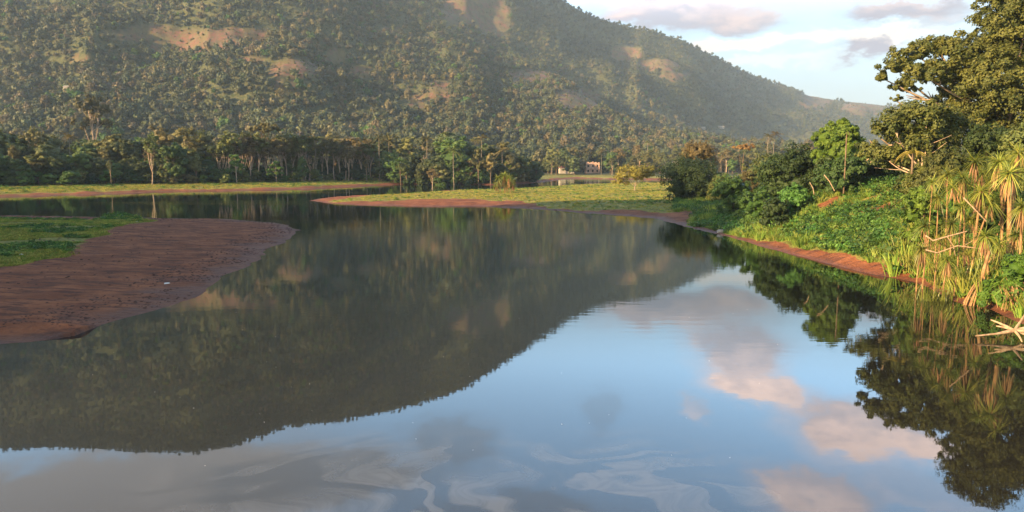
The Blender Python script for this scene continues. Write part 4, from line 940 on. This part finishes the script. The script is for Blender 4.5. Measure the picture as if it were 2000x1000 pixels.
# ------------------------------------------------------------------ grass, herbs, clods
def tuft(seed, n, h, w, spread, mat, lean=.5):
    rng = np.random.default_rng(seed); mb = MB()
    for i in range(n):
        an = rng.uniform(0, 6.28); r = rng.uniform(0, spread); q = (math.cos(an) * r, math.sin(an) * r, -.03)
        blade(mb, q, (math.cos(an) * lean * rng.uniform(.2, 1), math.sin(an) * lean * rng.uniform(.2, 1), 1), h * rng.uniform(.55, 1.15), w, rng.uniform(.1, .6), rng, n=4)
    return mb.mesh('tuft', mat)
def herb(seed, n, h, s, mat):
    rng = np.random.default_rng(seed); mb = MB(); P = rng.normal(size=(n, 3)) * [h * .42, h * .42, h * .22] + [0, 0, h * .45]; P[:, 2] = np.abs(P[:, 2])
    N = rng.normal(size=(n, 3)) * .5 + [0, 0, .8]; N /= np.linalg.norm(N, axis=1)[:, None]; leaf_quads(mb, P, N, s, rng, 1.8); return mb.mesh('herb', mat)
def grass():
    rng = np.random.default_rng(17)
    # right bank: long grass and herbs
    m = 30000; px = rng.uniform(12, 62, m); py = rng.uniform(28, 150, m)
    z, sF, sB, sC, a = land(px, py); g = grassy(px, py, z, sF, sB, sC, a)
    patch = fbm(px / 5, py / 5, 3, 91); k = (sB > 1.0) & (g > rng.uniform(.25, .9, m)) & (a > .22) & (a < .80) & ((sB < 32) | (py > 100)) & (patch > -.75)
    x, y, z, pt = px[k], py[k], z[k], patch[k]; x, y, z, pt = x[:15000], y[:15000], z[:15000], pt[:15000]
    m = 2600; qx = rng.uniform(24, 42, m); qy = rng.uniform(36, 58, m); qz, _, qB, _, qa = land(qx, qy); k = (qB > .2) & (qa > .52) & (qa < .80) & (rng.uniform(0, 1, m) < .75)
    nbig = int(k.sum()); x = np.concatenate([x, qx[k]]); y = np.concatenate([y, qy[k]]); z = np.concatenate([z, qz[k]]); pt = np.concatenate([pt, rng.uniform(-.4, .9, nbig)])
    n = len(x); r = rng.uniform(0, 1, n); idx = np.where(pt > .12, rng.integers(0, 3, n), rng.integers(2, 6, n)); idx = np.where(r < .15, rng.integers(0, 8, n), idx)
    protos = [tuft(1, 24, 1.15, .030, .25, M['grass'], .6), tuft(2, 30, .8, .028, .3, M['grass'], .8), tuft(3, 26, .55, .028, .3, M['grass'], .8), herb(4, 60, .6, .16, M['herb']), herb(5, 70, .45, .13, M['grass']), herb(6, 60, .75, .18, M['herb']), tuft(7, 26, .6, .025, .3, M['grassdry'], .9), herb(8, 70, .5, .12, M['bright']), tuft(9, 34, 2.3, .028, .4, M['blade'], .42), tuft(10, 26, 1.9, .03, .35, M['dead'], .6)]
    idx = np.where((np.arange(n) >= n - nbig) & (rng.uniform(0, 1, n) < .45), np.where(rng.uniform(0, 1, n) < .74, 8, 9), idx)
    s = rng.uniform(.55, 1.15, n) * (1 + .5 * np.clip(pt, 0, 1)) * np.where(np.arange(n) >= n - nbig, np.where(idx >= 8, .85, rng.uniform(1, 1.7, n)), 1)
    mk_scatter('long_grass', x, y, z, s, rng, idx, protos, 'long green grass and low herbs covering the right river bank', sink=.03, tilt=.25)
    # short grass: spit, far bank strip, left bar
    m = 60000; px = rng.uniform(-60, 110, m); py = rng.uniform(105, 340, m); z, sF, sB, sC, a = land(px, py); g = grassy(px, py, z, sF, sB, sC, a)
    k = (sB > 1.5) & (g > rng.uniform(.3, 1, m)) & (a < .30); x1, y1, z1 = px[k], py[k], z[k]; x1, y1, z1 = x1[:13000], y1[:13000], z1[:13000]
    m = 60000; py = rng.uniform(170, 330, m); px = rng.uniform(-.8, .07, m) * py; z, sF, sB, sC, a = land(px, py); g = grassy(px, py, z, sF, sB, sC, a)
    k = (sF > 5) & (sF < 75) & (g > rng.uniform(.3, 1, m)); x2, y2, z2 = px[k][:11000], py[k][:11000], z[k][:11000]
    m = 60000; py = rng.uniform(44, 125, m); px = rng.uniform(-.95, -.4, m) * py; z, sF, sB, sC, a = land(px, py); g = grassy(px, py, z, sF, sB, sC, a)
    cl = fbm(px / 7, py / 7, 3, 33); k = (sC > .5) & (g > rng.uniform(.3, 1, m)) & (cl > -.45); x3, y3, z3 = px[k][:20000], py[k][:20000], z[k][:20000]
    P = [tuft(11, 18, .38, .03, .35, M['grassdry'], 1.0), tuft(12, 18, .30, .03, .4, M['grassdry'], 1.0), tuft(13, 20, .34, .028, .35, M['grass'], 1.0), herb(14, 40, .3, .10, M['grass']), herb(15, 40, .35, .10, M['herb'])]
    n1, n2 = len(x1), len(x2); x = np.concatenate([x1, x2]); y = np.concatenate([y1, y2]); z = np.concatenate([z1, z2]); n = n1 + n2
    c_ = fbm(x / 12, y / 12, 3, 95); idx = np.where(c_ > .05, rng.integers(0, 3, n), rng.integers(0, 2, n)); idx = np.where(rng.uniform(0, 1, n) < .08 + .5 * (fbm(x / 5, y / 5, 3, 45) > .22), rng.integers(2, 5, n), idx); s = rng.uniform(.6, 1.3, n) * np.where(np.arange(n) < n1, .95, 1.5)
    mk_scatter('short_grass', x, y, z, s, rng, idx, P, 'short sunlit yellow green grass on the spit and along the far bank', sink=.03)
    n3 = len(x3); tall = np.exp(-(((x3 / y3 + .535) / .035) ** 2) - ((y3 - 112) / 8) ** 2) * 1.6 
    c3 = fbm(x3 / 6, y3 / 6, 3, 97); idx = np.where(c3 > -.15, rng.integers(0, 3, n3), rng.integers(2, 5, n3))
    mk_scatter('bar_grass', x3, y3, z3, rng.uniform(.5, 1.1, n3) + tall, rng, idx, P, 'dull green grass and weeds on the left mud bar', sink=.03)
grass()
def clods():
    rng = np.random.default_rng(23)
    def rock(seed, mat):
        r = np.random.default_rng(seed); V, F = ico(1); V = V * (1 + r.uniform(-.25, .25, len(V)))[:, None] * [1, .8, .5]; return mesh_np('clod', V, F, mat, {'v': np.full(len(V), .5)})
    m = 22000; py = rng.uniform(30, 118, m); px = rng.uniform(-.9, -.2, m) * py; z, sF, sB, sC, a = land(px, py)
    pr = np.where(sC < 5, 1.0, .16) * sstep(fbm(px / 3, py / 3, 3, 61), -.25, .2); k = (sC > .3) & (rng.uniform(0, 1, m) < pr); x, y, z = px[k], py[k], z[k]
    m = 5000; px = rng.uniform(-60, 60, m); py = rng.uniform(35, 200, m); z2, sF, sB, sC, a = land(px, py); k = (sB > .2) & (sB < 3.5) & (rng.uniform(0, 1, m) < .5); x = np.concatenate([x, px[k]]); y = np.concatenate([y, py[k]]); z = np.concatenate([z, z2[k]])
    mud = plain('dark_mud', (.05, .022, .016), (.11, .05, .035), 3)
    mk_scatter('mud_clods', x, y, z, rng.uniform(.02, .085, len(x)) * (1 + y / 150), rng, rng.integers(0, 3, len(x)), [rock(i, mud) for i in range(3)], 'dark clods and footprints of mud strewn along the red shores')
    V, F = ico(2); r = np.random.default_rng(2); V = V * (1 + r.uniform(-.12, .12, len(V)))[:, None] * [.48, .3, .26]
    X, Y, z = ground_at(1407, 455); o = link('stone', mesh_np('stone', V, F, plain('grey_stone', (.30, .25, .20), (.45, .38, .31), 4), {'v': np.full(len(V), .5)}, True), None, (X, Y, z + .12)); tag(o, 'pale grey stone lying at the water edge of the right bank', 'stone')
    wm = plain('white_plastic', (.7, .7, .68), (.8, .8, .78))
    for i, (px, py, lab) in enumerate([(134, 461, 'white plastic scrap on the bare mud at the grass edge'), (266, 434, 'white scrap under the tallest grass mound of the left bar'), (325, 555, 'small white scrap alone near the water side of the mud bar'), (42, 499, 'white scrap low in the grass at the left edge'), (1438, 456, 'small white scrap on the red shore right of the grey stone')]):
        X, Y, z = ground_at(px, py); V, F = ico(1); r = np.random.default_rng(i); V = V * (1 + r.uniform(-.4, .4, len(V)))[:, None] * [.24, .14, .06]
        o = link('plastic_scrap', mesh_np('plastic_scrap', V, F, wm, {'v': np.full(len(V), .5)}), None, (X, Y, z + .04)); tag(o, lab, 'litter', 'white scraps of litter on the shores')
    # specks of leaf and froth afloat
    m = 70; mb = MB(); y = rng.uniform(14, 45, m); x = rng.uniform(-.65, .4, m) * y; sC = poly_sd(c_poly, x, y); k = sC < -2; P = np.stack([x[k], y[k], np.full(k.sum(), .004)], 1)
    N = np.tile([0, 0, 1.0], (len(P), 1)) + rng.normal(size=(len(P), 3)) * .05; leaf_quads(mb, P, N, .02, rng, 1.5, fold=.0)
    o = link('floating_leaves', mb.mesh('floating_leaves', wm)); tag(o, 'tiny pale leaves and froth specks drifting on the water', 'leaves', kind='stuff')
clods()

# ------------------------------------------------------------------ haze
def haze():
    V = [(x, y, z) for x in (-4300, 4300) for y in (-950, 3300) for z in (-12, 790)]
    me = mesh_np('haze', V, np.array([[0, 1, 3, 2], [4, 6, 7, 5], [0, 4, 5, 1], [2, 3, 7, 6], [0, 2, 6, 4], [1, 5, 7, 3]]))
    m, nt = mat_new('valley_haze'); pv = nt.new('ShaderNodeVolumePrincipled'); pv.inputs['Color'].default_value = (.62, .80, 1.0, 1); pv.inputs['Density'].default_value = HAZE; pv.inputs['Anisotropy'].default_value = .0
    o = nt.new('ShaderNodeOutputMaterial'); nt.l.new(pv.outputs[0], o.inputs['Volume']); me.materials.append(m)
    tag(link('haze', me), 'thin pale blue haze filling the valley', 'haze', kind='stuff')
HAZE = 0.000135
haze()
